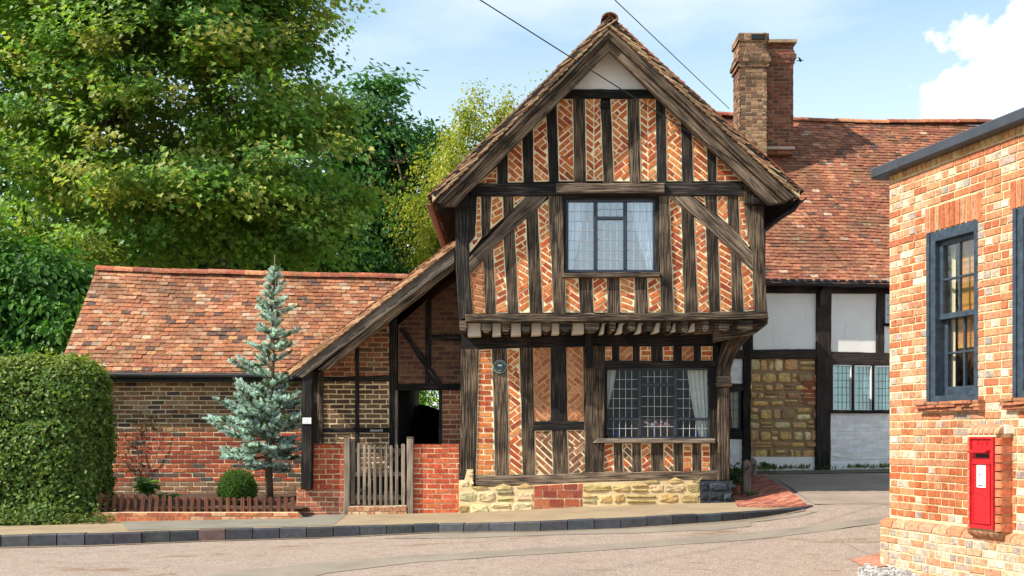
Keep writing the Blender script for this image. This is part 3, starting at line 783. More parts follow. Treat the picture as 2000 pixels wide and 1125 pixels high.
# gable studs
def T(name, fr, pts, mat='timber', off=.03, ax=None, **k): return timber(name, fr, pts, house, mat, off, .15, ax, **k)
UPV = (0, 1); HOR = (1, 0)
for q, mt in [(((378, 955), (431, 955), (431, 780), (378, 840)), 'timber_dark'), (((514, 955), (566, 955), (562, 660), (508, 715)), 'timber_dark'), (((647, 955), (696, 955), (686, 540), (634, 590)), 'timber_dark'),
          (((779, 955), (839, 955), (832, 510), (771, 510)), 'timber'), (((931, 955), (983, 955), (966, 524), (916, 524)), 'timber'), (((1067, 955), (1123, 955), (1116, 510), (1054, 510)), 'timber'),
          (((1209, 955), (1259, 955), (1252, 545), (1202, 505)), 'timber_dark'), (((1341, 955), (1396, 955), (1389, 680), (1334, 625)), 'timber_dark'), (((1474, 955), (1517, 955), (1512, 795), (1469, 755)), 'timber_dark')]:
    T('stud', FU, c3(*q), mt, ax=UPV)
T('peg_block', FU, c3((914, 562), (965, 562), (965, 520), (914, 520)), 'timber_dark', off=.06)
T('collar_beam', FU, c3((700, 512), (1215, 512), (1160, 464), (752, 464)), 'timber_dark', off=.045)
T('tie_beam', FU, c3((235, 1020), (1720, 1018), (1720, 950), (235, 955)), 'timber_dark', off=.055)
T('drip_board', FU, c3((683, 1004), (1249, 1004), (1249, 953), (683, 953)), 'timber_worn', off=.12)

# -- upper storey brickwork, timbers
ub = [(((285, 125), (308, 125), (315, 345), (277, 395), (246, 432), (243, 382), (275, 340)), 'diag', 18, ORANGE), (((365, 125), (430, 125), (433, 240), (357, 306)), 'diag', 30, ORANGE), (((485, 122), (560, 122), (488, 190)), 'diag', 30, ORANGE),
      (((322, 475), (332, 765), (262, 770), (246, 555)), 'diag', -15, DULL), (((374, 403), (432, 345), (457, 765), (388, 768)), 'diag', 28, ORANGE), (((490, 290), (557, 235), (578, 762), (512, 765)), 'chev', 32, ORANGE), (((618, 185), (680, 138), (710, 760), (645, 765)), 'chev', 36, ORANGE),
      (((765, 570), (848, 570), (854, 762), (774, 762)), 'diag', -36, ORANGE), (((918, 570), (1004, 570), (1006, 762), (926, 762)), 'diag', 34, ORANGE), (((1070, 570), (1154, 570), (1154, 762), (1072, 762)), 'diag', -20, ORANGE), (((1220, 570), (1296, 570), (1300, 762), (1226, 762)), 'diag', 30, ORANGE),
      (((1340, 122), (1410, 185), (1428, 765), (1366, 768)), 'chev', 32, ORANGE), (((1478, 234), (1545, 285), (1565, 765), (1500, 765)), 'chev', 36, ORANGE), (((1610, 345), (1682, 405), (1691, 757), (1622, 762)), 'diag', -30, ORANGE), (((1735, 465), (1803, 540), (1812, 750), (1752, 757)), 'diag', 32, ORANGE),
      (((1465, 116), (1542, 116), (1542, 172)), 'diag', -30, ORANGE), (((1605, 118), (1664, 118), (1670, 277), (1605, 222)), 'diag', 48, ORANGE), (((1722, 116), (1753, 116), (1776, 345), (1792, 385), (1782, 402), (1730, 338)), 'diag', 12, ORANGE)]
for p, pat, an, pal in ub: panel(FU, c4(*p), pal, pat, ang=an)
us = [((308, 118), (364, 118), (357, 320), (312, 360)), ((430, 118), (486, 118), (488, 200), (433, 250)), ((330, 770), (389, 770), (372, 395), (323, 440)), ((456, 770), (513, 770), (490, 280), (432, 330)), ((577, 770), (646, 770), (618, 170), (557, 225)),
      ((852, 770), (926, 770), (918, 565), (846, 565)), ((1005, 770), (1072, 770), (1070, 565), (1003, 565)), ((1153, 770), (1227, 770), (1221, 565), (1153, 565)),
      ((1428, 770), (1500, 770), (1478, 225), (1410, 170)), ((1565, 770), (1622, 770), (1610, 335), (1545, 275)), ((1690, 765), (1752, 765), (1735, 455), (1681, 395)), ((1542, 112), (1605, 112), (1605, 232), (1542, 185)), ((1664, 112), (1722, 112), (1730, 345), (1670, 290))]
for q in us: T('stud', FU, c4(*q), 'timber', ax=UPV)
T('brace', FU, c4((563, 121), (674, 121), (640, 170), (545, 252), (432, 352), (330, 462), (246, 552), (243, 462), (300, 396), (385, 312), (480, 205)), 'timber_worn', off=.045, ax=(.72, .69))
T('brace', FU, c4((1338, 119), (1462, 117), (1540, 178), (1640, 252), (1740, 345), (1800, 430), (1808, 533), (1720, 455), (1600, 338), (1500, 245), (1410, 178)), 'timber_worn', off=.045, ax=(.72, -.69))
T('window_post', FU, c4((679, 118), (756, 118), (775, 775), (709, 775)), 'timber', off=.05, ax=UPV)
T('window_post', FU, c4((1288, 118), (1341, 118), (1367, 775), (1300, 775)), 'timber', off=.05, ax=UPV)
T('window_head', FU, c4((735, 108), (1300, 108), (1300, 135), (735, 137)), 'timber_dark', off=.02)
T('corner_post', FU, c4((163, 120), (286, 120), (276, 338), (243, 385), (246, 560), (262, 772), (188, 808), (170, 500)), 'timber_dark', off=.04, ax=UPV)
T('corner_post', FU, c4((1752, 112), (1866, 112), (1868, 480), (1885, 765), (1812, 765), (1806, 540), (1795, 390), (1776, 345)), 'timber', off=.05, ax=UPV)
T('jetty_beam', FU, c4((222, 772), (700, 768), (1300, 766), (1884, 752), (1892, 796), (1300, 806), (700, 812), (222, 812)), 'timber', off=.07, amp=.012)
# joists and their white coving blocks
wh = [(232, 310, 822, 890), (367, 420, 818, 888), (470, 531, 822, 887), (583, 643, 816, 884), (695, 742, 816, 880), (808, 878, 812, 878), (960, 1010, 812, 878), (1050, 1118, 812, 876), (1158, 1220, 812, 874), (1252, 1325, 810, 872), (1352, 1415, 812, 870), (1446, 1530, 808, 868), (1560, 1620, 808, 862), (1675, 1715, 806, 856)]
prev = 190
FJ = flat(YU+.16)
for i, (a, b, c, d) in enumerate(wh):
    pts = c4((a+1, c-8), (b-1, c-8), (b-3, d-3), (a+3, d)) if i < 6 else c4((a+(b-a)*.35, c-8), (b+6, c-8), (b-(b-a)*.42, c+18), (b-(b-a)*.5, d-3), (a+2, d))
    m = MB(); p = FJ.poly(pts); m.prism(FJ, resample(p, .1, .006, i), 0, .3, 0, (1, 1, 1), .01); m.build('coving_block', M['cov'], house)
    nx = wh[i+1][0] if i+1 < len(wh) else 1800
for i in range(len(wh)+1):
    a = 180 if i == 0 else wh[i-1][1]; b = wh[i][0] if i < len(wh) else 1850
    if i == 0: a = 188
    w = b-a
    x0 = FU.px(*c4((a+2, 830))[0])[0]; x1 = FU.px(*c4((b-2, 830))[0])[0]
    if i == len(wh): x0, x1 = FU.px(*c4((1722, 830))[0])[0], FU.px(*c4((1800, 830))[0])[0]
    z1 = FU.px(*c4((a, 806))[0])[1]; z0 = z1-.165+.012*rnd.uniform(-1, 1); m = MB(); sec = []
    for k in range(9):
        t = math.pi*(k/8); sec.append(((x0+x1)/2+(x1-x0)/2*math.cos(t), z0+.06-.06*math.sin(t)))
    sec = [(x1, z1)]+[(x1, z0+.06)]+[(x, z) for x, z in sec[1:-1]]+[(x0, z0+.06), (x0, z1)]
    sec = sec[::-1]
    # end face forward of the lower wall, back end into it
    dx = max(0, (i-7))*-.06
    vs = [(x, YU-.035+rnd.uniform(-.005, .005), z) for x, z in sec]+[(x+dx, YL+.05, z) for x, z in sec]; n = len(sec)
    m.add(vs, [tuple(range(n))]+[(k, k+n, (k+1) % n+n, (k+1) % n) for k in range(n)]); m.build('joist', M['timber'], house, axis=(.05, 1, 0))
# window sill board of the upper window
T('window_sill', FU, c4((755, 568), (1294, 566), (1292, 540), (757, 543)), 'timber_worn', off=.11)

# -- leaded windows
def bars(mb, fr, x0, y0, x1, y1, off, dep):
    mb.prism(fr, [fr.px(x0, y1, off), fr.px(x1, y1, off), fr.px(x1, y0, off), fr.px(x0, y0, off)], off, dep, 0, (1, 1, 1), .006)
def leaded(parent, fr, barlist, lights, nv, nh, fmat, gmat, off=-.02, lead='lead', lw=1.0):
    mb = MB()
    for i, b in enumerate(barlist): bars(mb, fr, *b, off+(.002*(i % 3)), .06)
    w = mb.build('window', M[fmat], parent)
    gb = MB(); lb = MB()
    for li, (x0, y0, x1, y1) in enumerate(lights):
        gb.prism(fr, [fr.px(x0-2, y1+2, off-.03), fr.px(x1+2, y1+2, off-.03), fr.px(x1+2, y0-2, off-.03), fr.px(x0-2, y0-2, off-.03)], off-.03-.003*rnd.random(), .004)
        cv = max(2, round((x1-x0)/nv)); chh = max(2, round((y1-y0)/nh))
        for k in range(1, cv): x = x0+(x1-x0)*k/cv; bars(lb, fr, x-lw/2, y0-1, x+lw/2, y1+1, off-.022, .006)
        for k in range(1, chh): y = y0+(y1-y0)*k/chh; bars(lb, fr, x0-1, y-lw/2, x1+1, y+lw/2, off-.020, .006)
    gb.build('glass', M[gmat], w); lb.build('lead_lattice', M[lead], w); return w
def q4(x, y): return c4((x, y))[0]
def B4(x0, y0, x1, y1): return (*q4(x0, y0), *q4(x1, y1))
leaded(house, FU, [B4(775, 133, 790, 540), B4(1255, 133, 1270, 540), B4(790, 133, 1255, 152), B4(790, 526, 1255, 542), B4(928, 152, 950, 526), B4(1092, 152, 1113, 526), B4(950, 233, 1092, 250)],
       [B4(790, 152, 928, 526), B4(950, 152, 1092, 233), B4(950, 250, 1092, 526), B4(1113, 152, 1255, 526)], 12.3, 19.5, 'frame', 'glass_sky')
T('window_lining', FU, c4((752, 135), (776, 135), (776, 545), (752, 545)), 'timber_dark', off=.01, ax=UPV); T('window_lining', FU, c4((1269, 135), (1292, 135), (1290, 545), (1269, 545)), 'timber_dark', off=.01, ax=UPV)

# -- ground floor
lp = [(((150, 228), (222, 222), (240, 902), (134, 902)), 'run', 0, ORANGE), (((300, 222), (370, 215), (388, 896), (310, 900)), 'chev', 38, ORANGE), (((440, 212), (535, 210), (538, 611), (447, 613)), 'chev', 40, DULL), (((618, 210), (711, 208), (714, 611), (625, 613)), 'chev', 42, DULL),
      (((450, 662), (543, 658), (551, 896), (450, 900)), 'chev', 44, BROWN), (((622, 658), (720, 656), (724, 892), (630, 896)), 'chev', 40, BROWN)]
for p, pat, an, pal in lp: panel(FL, c5(*p), pal, pat, ang=an)
for x0, x1, pt in [(826, 866, 'run'), (904, 979, 'diag'), (1013, 1077, 'run'), (1136, 1197, 'run'), (1238, 1305, 'diag'), (1340, 1407, 'run')]: panel(FL, c5((x0, 290), (x1, 290), (x1, 207), (x0, 207)), ORANGE if pt == 'run' else DULL, pt, ang=42)
for x0, x1, x2, x3, pt, an in [(820, 878, 818, 876, 'diag', 26), (918, 973, 922, 976, 'diag', -44), (1018, 1075, 1020, 1076, 'diag', 36), (1138, 1195, 1140, 1197, 'diag', -42), (1243, 1298, 1243, 1296, 'run', 0), (1342, 1390, 1342, 1392, 'run', 0)]:
    panel(FL, c5((x2, 886), (x3, 884), (x1, 730), (x0, 730)), ORANGE if an >= 0 else BROWN+ORANGE[:3], pt, ang=an)
T('wall_plate', FL, c5((58, 232), (300, 222), (720, 212), (1425, 210), (1425, 120), (58, 130)), 'timber_dark', off=.02)
T('corner_post', FL, c5((56, 226), (150, 226), (134, 885), (48, 885)), 'timber', off=.04, ax=UPV)
for q, mt in [(((222, 220), (301, 220), (311, 905), (239, 905)), 'timber'), (((370, 214), (441, 214), (450, 905), (387, 905)), 'timber'), (((535, 208), (619, 208), (626, 618), (538, 618)), 'timber_dark'), (((543, 655), (622, 655), (631, 902), (551, 902)), 'timber')]: T('stud', FL, c5(*q), mt, ax=UPV)
T('rail', FL, c5((441, 612), (732, 611), (732, 657), (441, 661)), 'timber_dark', off=.04)
T('window_post', FL, c5((711, 205), (829, 205), (822, 890), (722, 890)), 'timber', off=.05, ax=UPV)
T('bracket', FL, c5((727, 135), (765, 135), (758, 325), (727, 325)), 'timber_dark', off=.16, ax=UPV)
for a, b in [(864, 906), (977, 1015), (1075, 1138), (1195, 1240), (1303, 1342), (1405, 1440)]: T('stud', FL, c5((a, 295), (b, 295), (b, 205), (a, 205)), 'timber_dark', ax=UPV)
for a, b in [(876, 920), (974, 1020), (1075, 1140), (1195, 1244), (1296, 1343), (1390, 1440)]: T('stud', FL, c5((a, 890), (b, 888), (b, 725), (a, 725)), 'timber', ax=UPV)
T('window_head', FL, c5((826, 328), (1425, 318), (1425, 286), (826, 286)), 'timber_dark', off=.05)
T('window_lining', FL, c5((822, 325), (840, 325), (840, 708), (822, 708)), 'timber_dark', off=.02, ax=UPV)
T('window_lining', FL, c5((1386, 318), (1440, 318), (1440, 730), (1386, 730)), 'timber_dark', off=.02, ax=UPV)
T('window_sill', FL, c5((762, 728), (1420, 728), (1418, 704), (790, 704)), 'timber_porch', off=.11)
T('sill_beam', FL, c5((128, 905), (480, 902), (760, 885), (1100, 880), (1480, 876), (1482, 926), (1000, 930), (700, 938), (480, 950), (205, 962), (132, 955)), 'timber_worn', off=.06, amp=.014)
T('post_foot', FL, c5((46, 880), (120, 880), (110, 925), (42, 925)), 'timber_dark', off=.05)
def B5(x0, y0, x1, y1): return (*c5((x0, y0))[0], *c5((x1, y1))[0])
leaded(house, FL, [B5(828, 324, 840, 706), B5(1382, 324, 1396, 706), B5(840, 322, 1382, 336), B5(840, 694, 1382, 708), B5(1004, 336, 1023, 694), B5(1196, 336, 1214, 694), B5(840, 592, 1004, 607), B5(1023, 408, 1196, 424), B5(1214, 592, 1382, 607)],
       [B5(840, 336, 1004, 592), B5(840, 607, 1004, 694), B5(1023, 336, 1196, 408), B5(1023, 424, 1196, 694), B5(1214, 336, 1382, 592), B5(1214, 607, 1382, 694)], 12.8, 19.0, 'frame', 'glass', lw=1.15)
# corner post with its moulded capital and the bracket that flares to the jetty corner
P0 = FL.px(*c5((1432, 905))[0]); zc = FL.px(*c5((1450, 428))[0])[1]; zt2 = FL.px(*c5((1450, 372))[0])[1]; zb = FL.px(*c5((1450, 930))[0])[1]
xa, xb = FL.px(*c5((1426, 700))[0])[0], FL.px(*c5((1490, 700))[0])[0]
m = MB(); m.prism(FL, resample([(xa, zb), (xb, zb), (xb-.005, zc), (xa, zc)], .11, .008, 3), .10, .26, 0, (1, 1, 1), .02); m.build('corner_post', M['timber'], house, axis=(0, 0, 1))
m = MB()
for k, (e, z0, z1) in enumerate([(.02, zc, zc+.03), (.035, zc+.03, zc+.055), (.015, zc+.055, zt2)]): m.box(xa-e, xb+e, YL-.10-e, YL+.14, z0, z1)
m.build('capital', M['timber_worn'], house, axis=(1, 0, 0))
ztop = FU.px(1450, 632)[1]
m = MB(); vs = []; nseg = 10
for i in range(nseg+1):
    t = i/nseg; z = zt2+(ztop-zt2)*t; s = t**2.1
    out_ = .60*s; x0 = xa-.01+.20*s; x1 = xb+.02+.36*s+.03*t; yf = YL-.12-.42*s; yb = YL+.12-.1*s
    jx = rnd.uniform(-.006, .006)
    vs += [(x0+jx, yf+.03, z), (x1-.05+jx, yf, z), (x1+jx, yf+.10, z), (x1-.03, yb, z), (x0, yb, z)]
m.add(vs, [(i*5+k, i*5+(k+1) % 5, (i+1)*5+(k+1) % 5, (i+1)*5+k) for i in range(nseg) for k in range(5)]+[(4, 3, 2, 1, 0), tuple(nseg*5+k for k in range(5))])
m.build('bracket', M['timber'], house, axis=(.25, -.3, .9))
# dragon beam under the jetty corner
T('dragon_beam', flat(YU+.05), [(1395, 668), (1475, 652), (1500, 632), (1500, 618), (1395, 630)], 'timber', off=.0)

# -- stone plinth
mb = MB(); pl = FL.poly(c5((46, 965), (130, 958), (205, 964), (445, 952), (445, 1110), (46, 1110))); rubble(mb, FL, pl, [(.58, .44, .22), (.53, .38, .17), (.42, .34, .19), (.62, .50, .29)], off=.09, h=.016, gap=.011,  rh=(.18, .24), rw=(.24, .42))
pl = FL.poly(c5((702, 940), (1000, 930), (1330, 926), (1332, 1100), (702, 1110))); rubble(mb, FL, pl, SANDS, off=.088, h=.016, gap=.011, rh=(.12, .2), rw=(.18, .5))
pl = FL.poly(c5((46, 925), (75, 925), (90, 868), (122, 868), (122, 960), (46, 968))); rubble(mb, FL, pl, [(.70, .56, .32)], off=.075, rh=(.12, .16), rw=(.12, .2))
mb.build('stone_plinth', [M['mortar'], M['stone']], house)
brick_part('plinth_brick_patch', FL, FL.poly(c5((445, 952), (705, 940), (705, 1110), (445, 1110))), [(.36, .08, .045), (.42, .11, .06), (.28, .065, .045), (.44, .14, .07)], house, pat='run', off=.085, bl=.21, bh=.105, j=.016, ins=.008)
mb = MB(); rubble(mb, FL, FL.poly(c5((1332, 930), (1502, 928), (1500, 1085), (1336, 1085))), [(.030, .036, .048), (.04, .047, .06)], mort=(.03, .036, .046), off=.13, h=.02, rh=(.14, .15), rw=(.2, .3), gap=.004); mb.build('painted_corner_stone', [M['stone'], M['stone']], house)

# -- main roof: two tiled slopes running back, verge, barge boards, ridge
AP = FG.px(1190, 37); EL = FG.px(845, 381); ER = FG.px(1560, 373)
YB = 22.6
for nm, E in (('roof', EL), ('roof', ER)):
    a = Vector((E[0], YG-.06, E[1])); b = Vector((AP[0], YG-.06, AP[1])); V = (b-a); ln = V.length; V.normalize(); U = Vector((0, 1, 0)); N = U.cross(V); N = N if N.z > 0 else -N
    mb = MB(); d = .05; c = YB-YG
    p = [a-N*.004, b-N*.004, b-N*d, a-N*d]; mb.add(p+[q+U*c for q in p], [(0, 1, 2, 3), (7, 6, 5, 4), (0, 4, 5, 1), (1, 5, 6, 2), (2, 6, 7, 3), (3, 7, 4, 0)], 0, (.2, .12, .07))
    roof_tiles(mb, a-V*.06, U, V, c, ln+.1, seed=E[0], pal=TILES if E is ER else [(.30, .17, .095), (.36, .20, .11), (.26, .14, .08), (.40, .25, .14)], wave=.03)
    # pale mortar bedding along the verge
    mb.build(nm, [M['timber_dark'], M['tile']], house)
    m2 = MB(); m2.prism(FG, resample([(a.x, a.z-.0), (b.x, b.z), (b.x, b.z-.10), (a.x, a.z-.10)], .12, .006, 4), .05, .1, 0, (.55, .42, .27)); verge_tiles(m2, FG, (a.x, a.z), (b.x, b.z), [(.40, .26, .14), (.34, .20, .11), (.46, .32, .19), (.30, .16, .09)]); m2.build('verge_bedding', [M['mortar'], M['tile']], house)
mb = MB(); ridge_tiles(mb, (AP[0], YG-.1, AP[1]-.035), (AP[0], YB, AP[1]+.02), .115, pal=[(.30, .15, .085), (.26, .12, .07), (.34, .18, .1)]*3); mb.build('ridge_tiles', [M['mortar'], M['tile']], house)
def barge(p1, p2, p3, p4, name, off, mat='timber_worn', depth=.09, ax=None): return timber(name, FG, [p1, p2, p3, p4], house, mat, off, depth, ax, amp=.007)
barge((1190, 49), (1190, 75), (868, 399), (850, 394), 'barge_board', .03, 'timber', depth=.12); barge((1190, 49), (1553, 385), (1533, 394), (1190, 75), 'barge_board', .03, 'timber', depth=.12)
barge((1190, 73), (1190, 98), (888, 401), (866, 400), 'barge_moulding', -.04, depth=.1); barge((1190, 73), (1535, 394), (1503, 399), (1190, 98), 'barge_moulding', -.04, depth=.1)
barge((1190, 58), (1190, 65), (860, 397), (855, 396), 'barge_bead', .055, 'timber_worn', .04); barge((1190, 58), (1546, 388), (1540, 391), (1190, 65), 'barge_bead', .055, 'timber_worn', .04)
# soffit rafters under the overhang hide the wall head
for E, s in ((EL, 1), (ER, -1)):
    a = Vector((E[0]+s*.05, YG+.06, E[1]-.13)); b = Vector((AP[0], YG+.06, AP[1]-.16)); m = MB()
    p = [a, b, b-Vector((0, 0, .03)), a-Vector((0, 0, .03))]; m.add(p+[q+Vector((0, YB-YG-.2, 0)) for q in p], [(0, 1, 2, 3), (7, 6, 5, 4), (0, 4, 5, 1), (1, 5, 6, 2), (2, 6, 7, 3), (3, 7, 4, 0)]); m.build('soffit', M['timber_dark'], house, axis=(1, 0, 0))
# eaves: gutters running back, the downpipe on the right
for E, s in ((EL, -1), (ER, 1)):
    m = MB(); x = E[0]+s*.05; z = E[1]-.09; vs = []; n = 9
    for y, dz in ((YG-.02, 0), (18, -.01), (YB-1.5, -.02)):
        for k in range(n): th = math.pi*(1+k/(n-1)); vs.append((x+.06*math.cos(th), y, z+dz+.055*math.sin(th)))
        for k in range(n): th = math.pi*(1+(n-1-k)/(n-1)); vs.append((x+.052*math.cos(th), y, z+dz+.047*math.sin(th)))
    k2 = 2*n; m.add(vs, [(r*k2+k, r*k2+(k+1) % k2, (r+1)*k2+(k+1) % k2, (r+1)*k2+k) for r in range(2) for k in range(k2)]+[tuple(range(k2))]); m.build('gutter', M['gutter_brown'] if s < 0 else M['black'], house)
m = MB(); z = ER[1]; m.tube([(ER[0]+.05, YG+.25, z-.12), (ER[0]+.0, YG+.26, z-.2), (FU.px(1492, 440)[0]+.05, YU+.25, FU.px(1492, 440)[1]), (FU.px(1492, 440)[0]+.05, YU+.25, FU.px(1492, 600)[1])], .035, 8); m.build('downpipe', M['black'], house)
for p in ((838, 345, 'timber'), ): pass
T('eaves_bracket', FU, [(1455, 398), (1478, 396), (1470, 372), (1455, 360)], 'timber', off=.1)
T('eaves_board', flat(YG+.2), [(852, 402), (915, 402), (915, 372), (870, 372)], 'timber_dark', off=0); T('eaves_board', flat(YG+.2), [(1470, 398), (1540, 396), (1528, 366), (1470, 366)], 'timber_dark', off=0)

# ================================================================== brick outbuilding on the left
YW, YE = 18.2, 17.9
FW = flat(YW)
outb = thing('brick_outbuilding', (-5.0, 19, .2), 'low brick outbuilding with a long red tiled roof on the left', 'outbuilding')
pw = FW.poly([(150, 728), (592, 728), (592, 985), (150, 985)])
zmid = FW.px(400, 850)[1]; zlo = FW.px(400, 902)[1]; zlow2 = FW.px(400, 940)[1]
UPPAL = [(.33, .165, .07), (.27, .125, .055), (.38, .21, .10), (.18, .09, .05), (.42, .25, .13), (.11, .07, .05), (.31, .13, .055)]
def wallcol(u, z, P):
    if z > zmid+rnd.uniform(-.04, .04): return UPPAL
    if z < zlow2: return [(.22, .13, .085), (.28, .17, .11), (.33, .13, .07)]
    if z < zlo and rnd.random() < .38: return [(.09, .075, .07), (.15, .10, .08), (.55, .17, .07)]
    return [(.40, .085, .04), (.34, .07, .035), (.45, .115, .05), (.30, .06, .035)] if rnd.random() > .05 else [(.08, .05, .04)]
mb = MB(); bricks(mb, FW, pw, REDB, mort=(.78, .64, .42), pat='run', colf=wallcol, h=.009, thick=.2, ins=.004, j=.019, bh=.0575); 
xr = -2.3; xl = FW.px(150, 800)[0]; zb = CZ-1.25; zeave = FW.px(300, 728)[1]
mb.box(xl, xl+.2, YW+.2, 21.2, zb, zeave+.3, 0, (.3, .2, .12)); mb.box(xr-.2, xr, YW+.2, 21.2, zb, zeave+.5, 0, (.3, .2, .12)); mb.box(xl, xr, 21.0, 21.2, zb, zeave, 0, (.3, .2, .12))
mb.box(-3.5, xr, YW+.02, YW+.2, zb, zeave+.3, 0, (.3, .2, .12))
mb.build('wall', [M['mortar'], M['brick']], outb)
Ze = CZ+(HZ-731)/FPX*YE; Zr = CZ+(HZ-527)/FPX*19.6; Yr = 19.6
XL = -7.56; XR = XU0-.0
V = Vector((0, Yr-YE, Zr-Ze)); ln = V.length; V.normalize()
mb = MB(); a = Vector((XL, YE, Ze)); b = Vector((XR, YE, Ze)); N = Vector((0, -V.z, V.y))
for k in (0,):
    c = a+V*ln; d = b+V*ln; p = [a, b, d, c]; mb.add([q-N*.0 for q in p]+[q-N*.06 for q in p], [(0, 1, 2, 3), (7, 6, 5, 4), (0, 4, 5, 1), (1, 5, 6, 2), (2, 6, 7, 3), (3, 7, 4, 0)], 0, (.15, .09, .05))
# the ridge drops a little to the right
def sag(mbx):
    out = []
    for (x, y, z) in mbx.v:
        t = max(0, min(1, (y-YE)/(Yr-YE))); out.append((x, y, z-t*.020*(x-XL)*1.25-.05*t*math.exp(-((x+3.6)/1.3)**2)+.02*math.sin(x*1.3)*t))
    mbx.v = out
roof_tiles(mb, a-V*.06, (1, 0, 0), V, XR-XL, ln+.12, seed=3, wave=.028, tw=.168, gauge=.1, pale=.05, dark=.06, pal=[(.34, .13, .062), (.31, .115, .055), (.37, .155, .076), (.28, .105, .053), (.40, .19, .095), (.35, .15, .08), (.25, .105, .06), (.41, .22, .125)])
sag(mb)
# rear slope
a2 = Vector((XL, Yr+1.7, Ze)); mb.add([(XL, Yr, Zr-.02), (XR, Yr, Zr-.19), (XR, Yr+1.7, Ze), (XL, Yr+1.7, Ze)], [(0, 1, 2, 3)], 0, (.2, .1, .06))
mb.build('roof', [M['mortar'], M['tile']], outb)
mb = MB(); ridge_tiles(mb, (XL, Yr, Zr-.02), (XR, Yr, Zr-.17), .12, .34); mb.v = [(x, y, z-.05*math.exp(-((x+3.6)/1.3)**2)+.02*math.sin(x*1.3)) for x, y, z in mb.v]; mb.build('ridge_tiles', [M['mortar'], M['tile']], outb)
mb = MB(); mb.add([(XL+.05, YE+.05, Ze-.02), (XL+.05, Yr, Zr-.06), (XL+.05, Yr+1.65, Ze-.02)], [(0, 1, 2)], 0, (.3, .2, .12)); mb.build('gable_end', M['mortar'], outb)
mb = MB(); zz_ = FW.px(400, 737)[1]+.02; mb.tube([(XL+.1, YE-.03, zz_+.01), (-3.42, YE-.03, zz_-.02)], .048, 10); mb.box(XL+.3, -3.45, YE+.06, YW-.01, zz_-.1, zz_+.0); mb.build('gutter', M['black'], outb)

# ================================================================== lean-to porch
YP, YQ = 15.72, 16.72
FP, FQ = flat(YP), flat(YQ)

porch = thing('lean_to_porch', (-2.0, 16.2, .2), 'lean-to timber porch over the gateway, between the outbuilding and the gable house', 'porch')
def cp(*p): return [(560+x/2.5, 560+y/2.5) for x, y in p]
def TP(name, fr, pts, mat='timber_dark', off=.03, ax=None, depth=.12, **k): return timber(name, fr, pts, porch, mat, off, depth, ax, **k)
A = FP.px(566, 724); B = FP.px(892, 470)
a = Vector((A[0], YP-.05, A[1])); b = Vector((B[0], YP-.05, B[1])); V = (b-a); ln = V.length; V.normalize(); U = Vector((0, 1, 0)); N = V.cross(Vector((0, 1, 0)))
N = Vector((-V.z, 0, V.x)); N = N if N.z > 0 else -N
mb = MB(); d = .05; c = 3.2
p = [a-N*.004, b-N*.004, b-N*d, a-N*d]; mb.add(p+[q+U*c for q in p], [(0, 1, 2, 3), (7, 6, 5, 4), (0, 4, 5, 1), (1, 5, 6, 2), (2, 6, 7, 3), (3, 7, 4, 0)], 0, (.3, .2, .12))
roof_tiles(mb, a-V*.03, U, V, c, ln, seed=8, wave=.025, pale=.12); mb.build('roof', [M['timber_dark'], M['tile']], porch)
m2 = MB(); m2.prism(FP, resample([(a.x, a.z), (b.x, b.z), (b.x, b.z-.07), (a.x, a.z-.07)], .12, .006, 4), .06, .1, 0, (.55, .34, .19)); verge_tiles(m2, FP, (a.x, a.z), (b.x, b.z), [(.50, .27, .13), (.44, .21, .10), (.56, .34, .18)], band=.07); m2.build('verge_bedding', [M['mortar'], M['tile']], porch)
TP('barge_board', FP, [(568, 730), (590, 738), (888, 512), (888, 478)], 'timber_porch', .03, amp=.006, depth=.07)
TP('rafter', FP, [(620, 722), (640, 722), (888, 524), (888, 506)], 'timber_worn', -.06, amp=.008)
TP('corner_post', FP, cp((74, 415), (126, 415), (120, 990), (68, 990)), 'timber_dark', .0, ax=UPV, depth=.16, amp=.012)
TP('post', FQ, cp((150, 415), (178, 415), (174, 880), (150, 880)), 'timber', .05, ax=UPV)
DK = [(.19, .105, .06), (.15, .085, .05), (.24, .14, .08), (.12, .07, .045)]; DR = [(.34, .10, .055), (.29, .09, .05), (.38, .15, .08), (.24, .085, .05)]
SHADED = [(.15, .065, .042), (.12, .055, .038), (.18, .085, .05), (.10, .05, .036)]  # shade under the porch roof put into the brick and mortar colours
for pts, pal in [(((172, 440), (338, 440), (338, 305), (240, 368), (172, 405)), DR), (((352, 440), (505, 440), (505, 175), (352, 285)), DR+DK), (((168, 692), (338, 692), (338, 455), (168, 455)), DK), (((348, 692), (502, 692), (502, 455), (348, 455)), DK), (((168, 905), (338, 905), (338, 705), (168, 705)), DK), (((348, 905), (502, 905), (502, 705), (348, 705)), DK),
                 (((545, 480), (690, 480), (690, 60), (545, 190)), SHADED), (((700, 480), (850, 480), (850, -40), (700, 70)), SHADED), (((756, 910), (850, 910), (850, 500), (756, 500)), DR)]:
    brick_part('brick_panel', FQ, FQ.poly(cp(*pts)), pal, porch, pat='run', mort=(.86, .68, .40) if pal is DK else (.20, .13, .08) if pal is SHADED else (.50, .36, .21), thick=.12, j=.019, bh=.057, off=.012, h=.008)
for q in [((333, 910), (354, 910), (354, 290), (333, 305)), ((500, 910), (540, 910), (540, 150), (500, 178)), ((676, 480), (706, 480), (706, 50), (676, 75)), ((742, 910), (760, 910), (758, 500), (742, 500))]: TP('stud', FQ, cp(*q), ax=UPV)
for q in [((168, 462), (505, 462), (505, 433), (168, 443)), ((168, 712), (505, 713), (505, 688), (168, 690)), ((540, 506), (850, 506), (850, 473), (540, 473)), ((700, 264), (850, 264), (850, 233), (700, 233))]: TP('rail', FQ, cp(*q), off=.035)
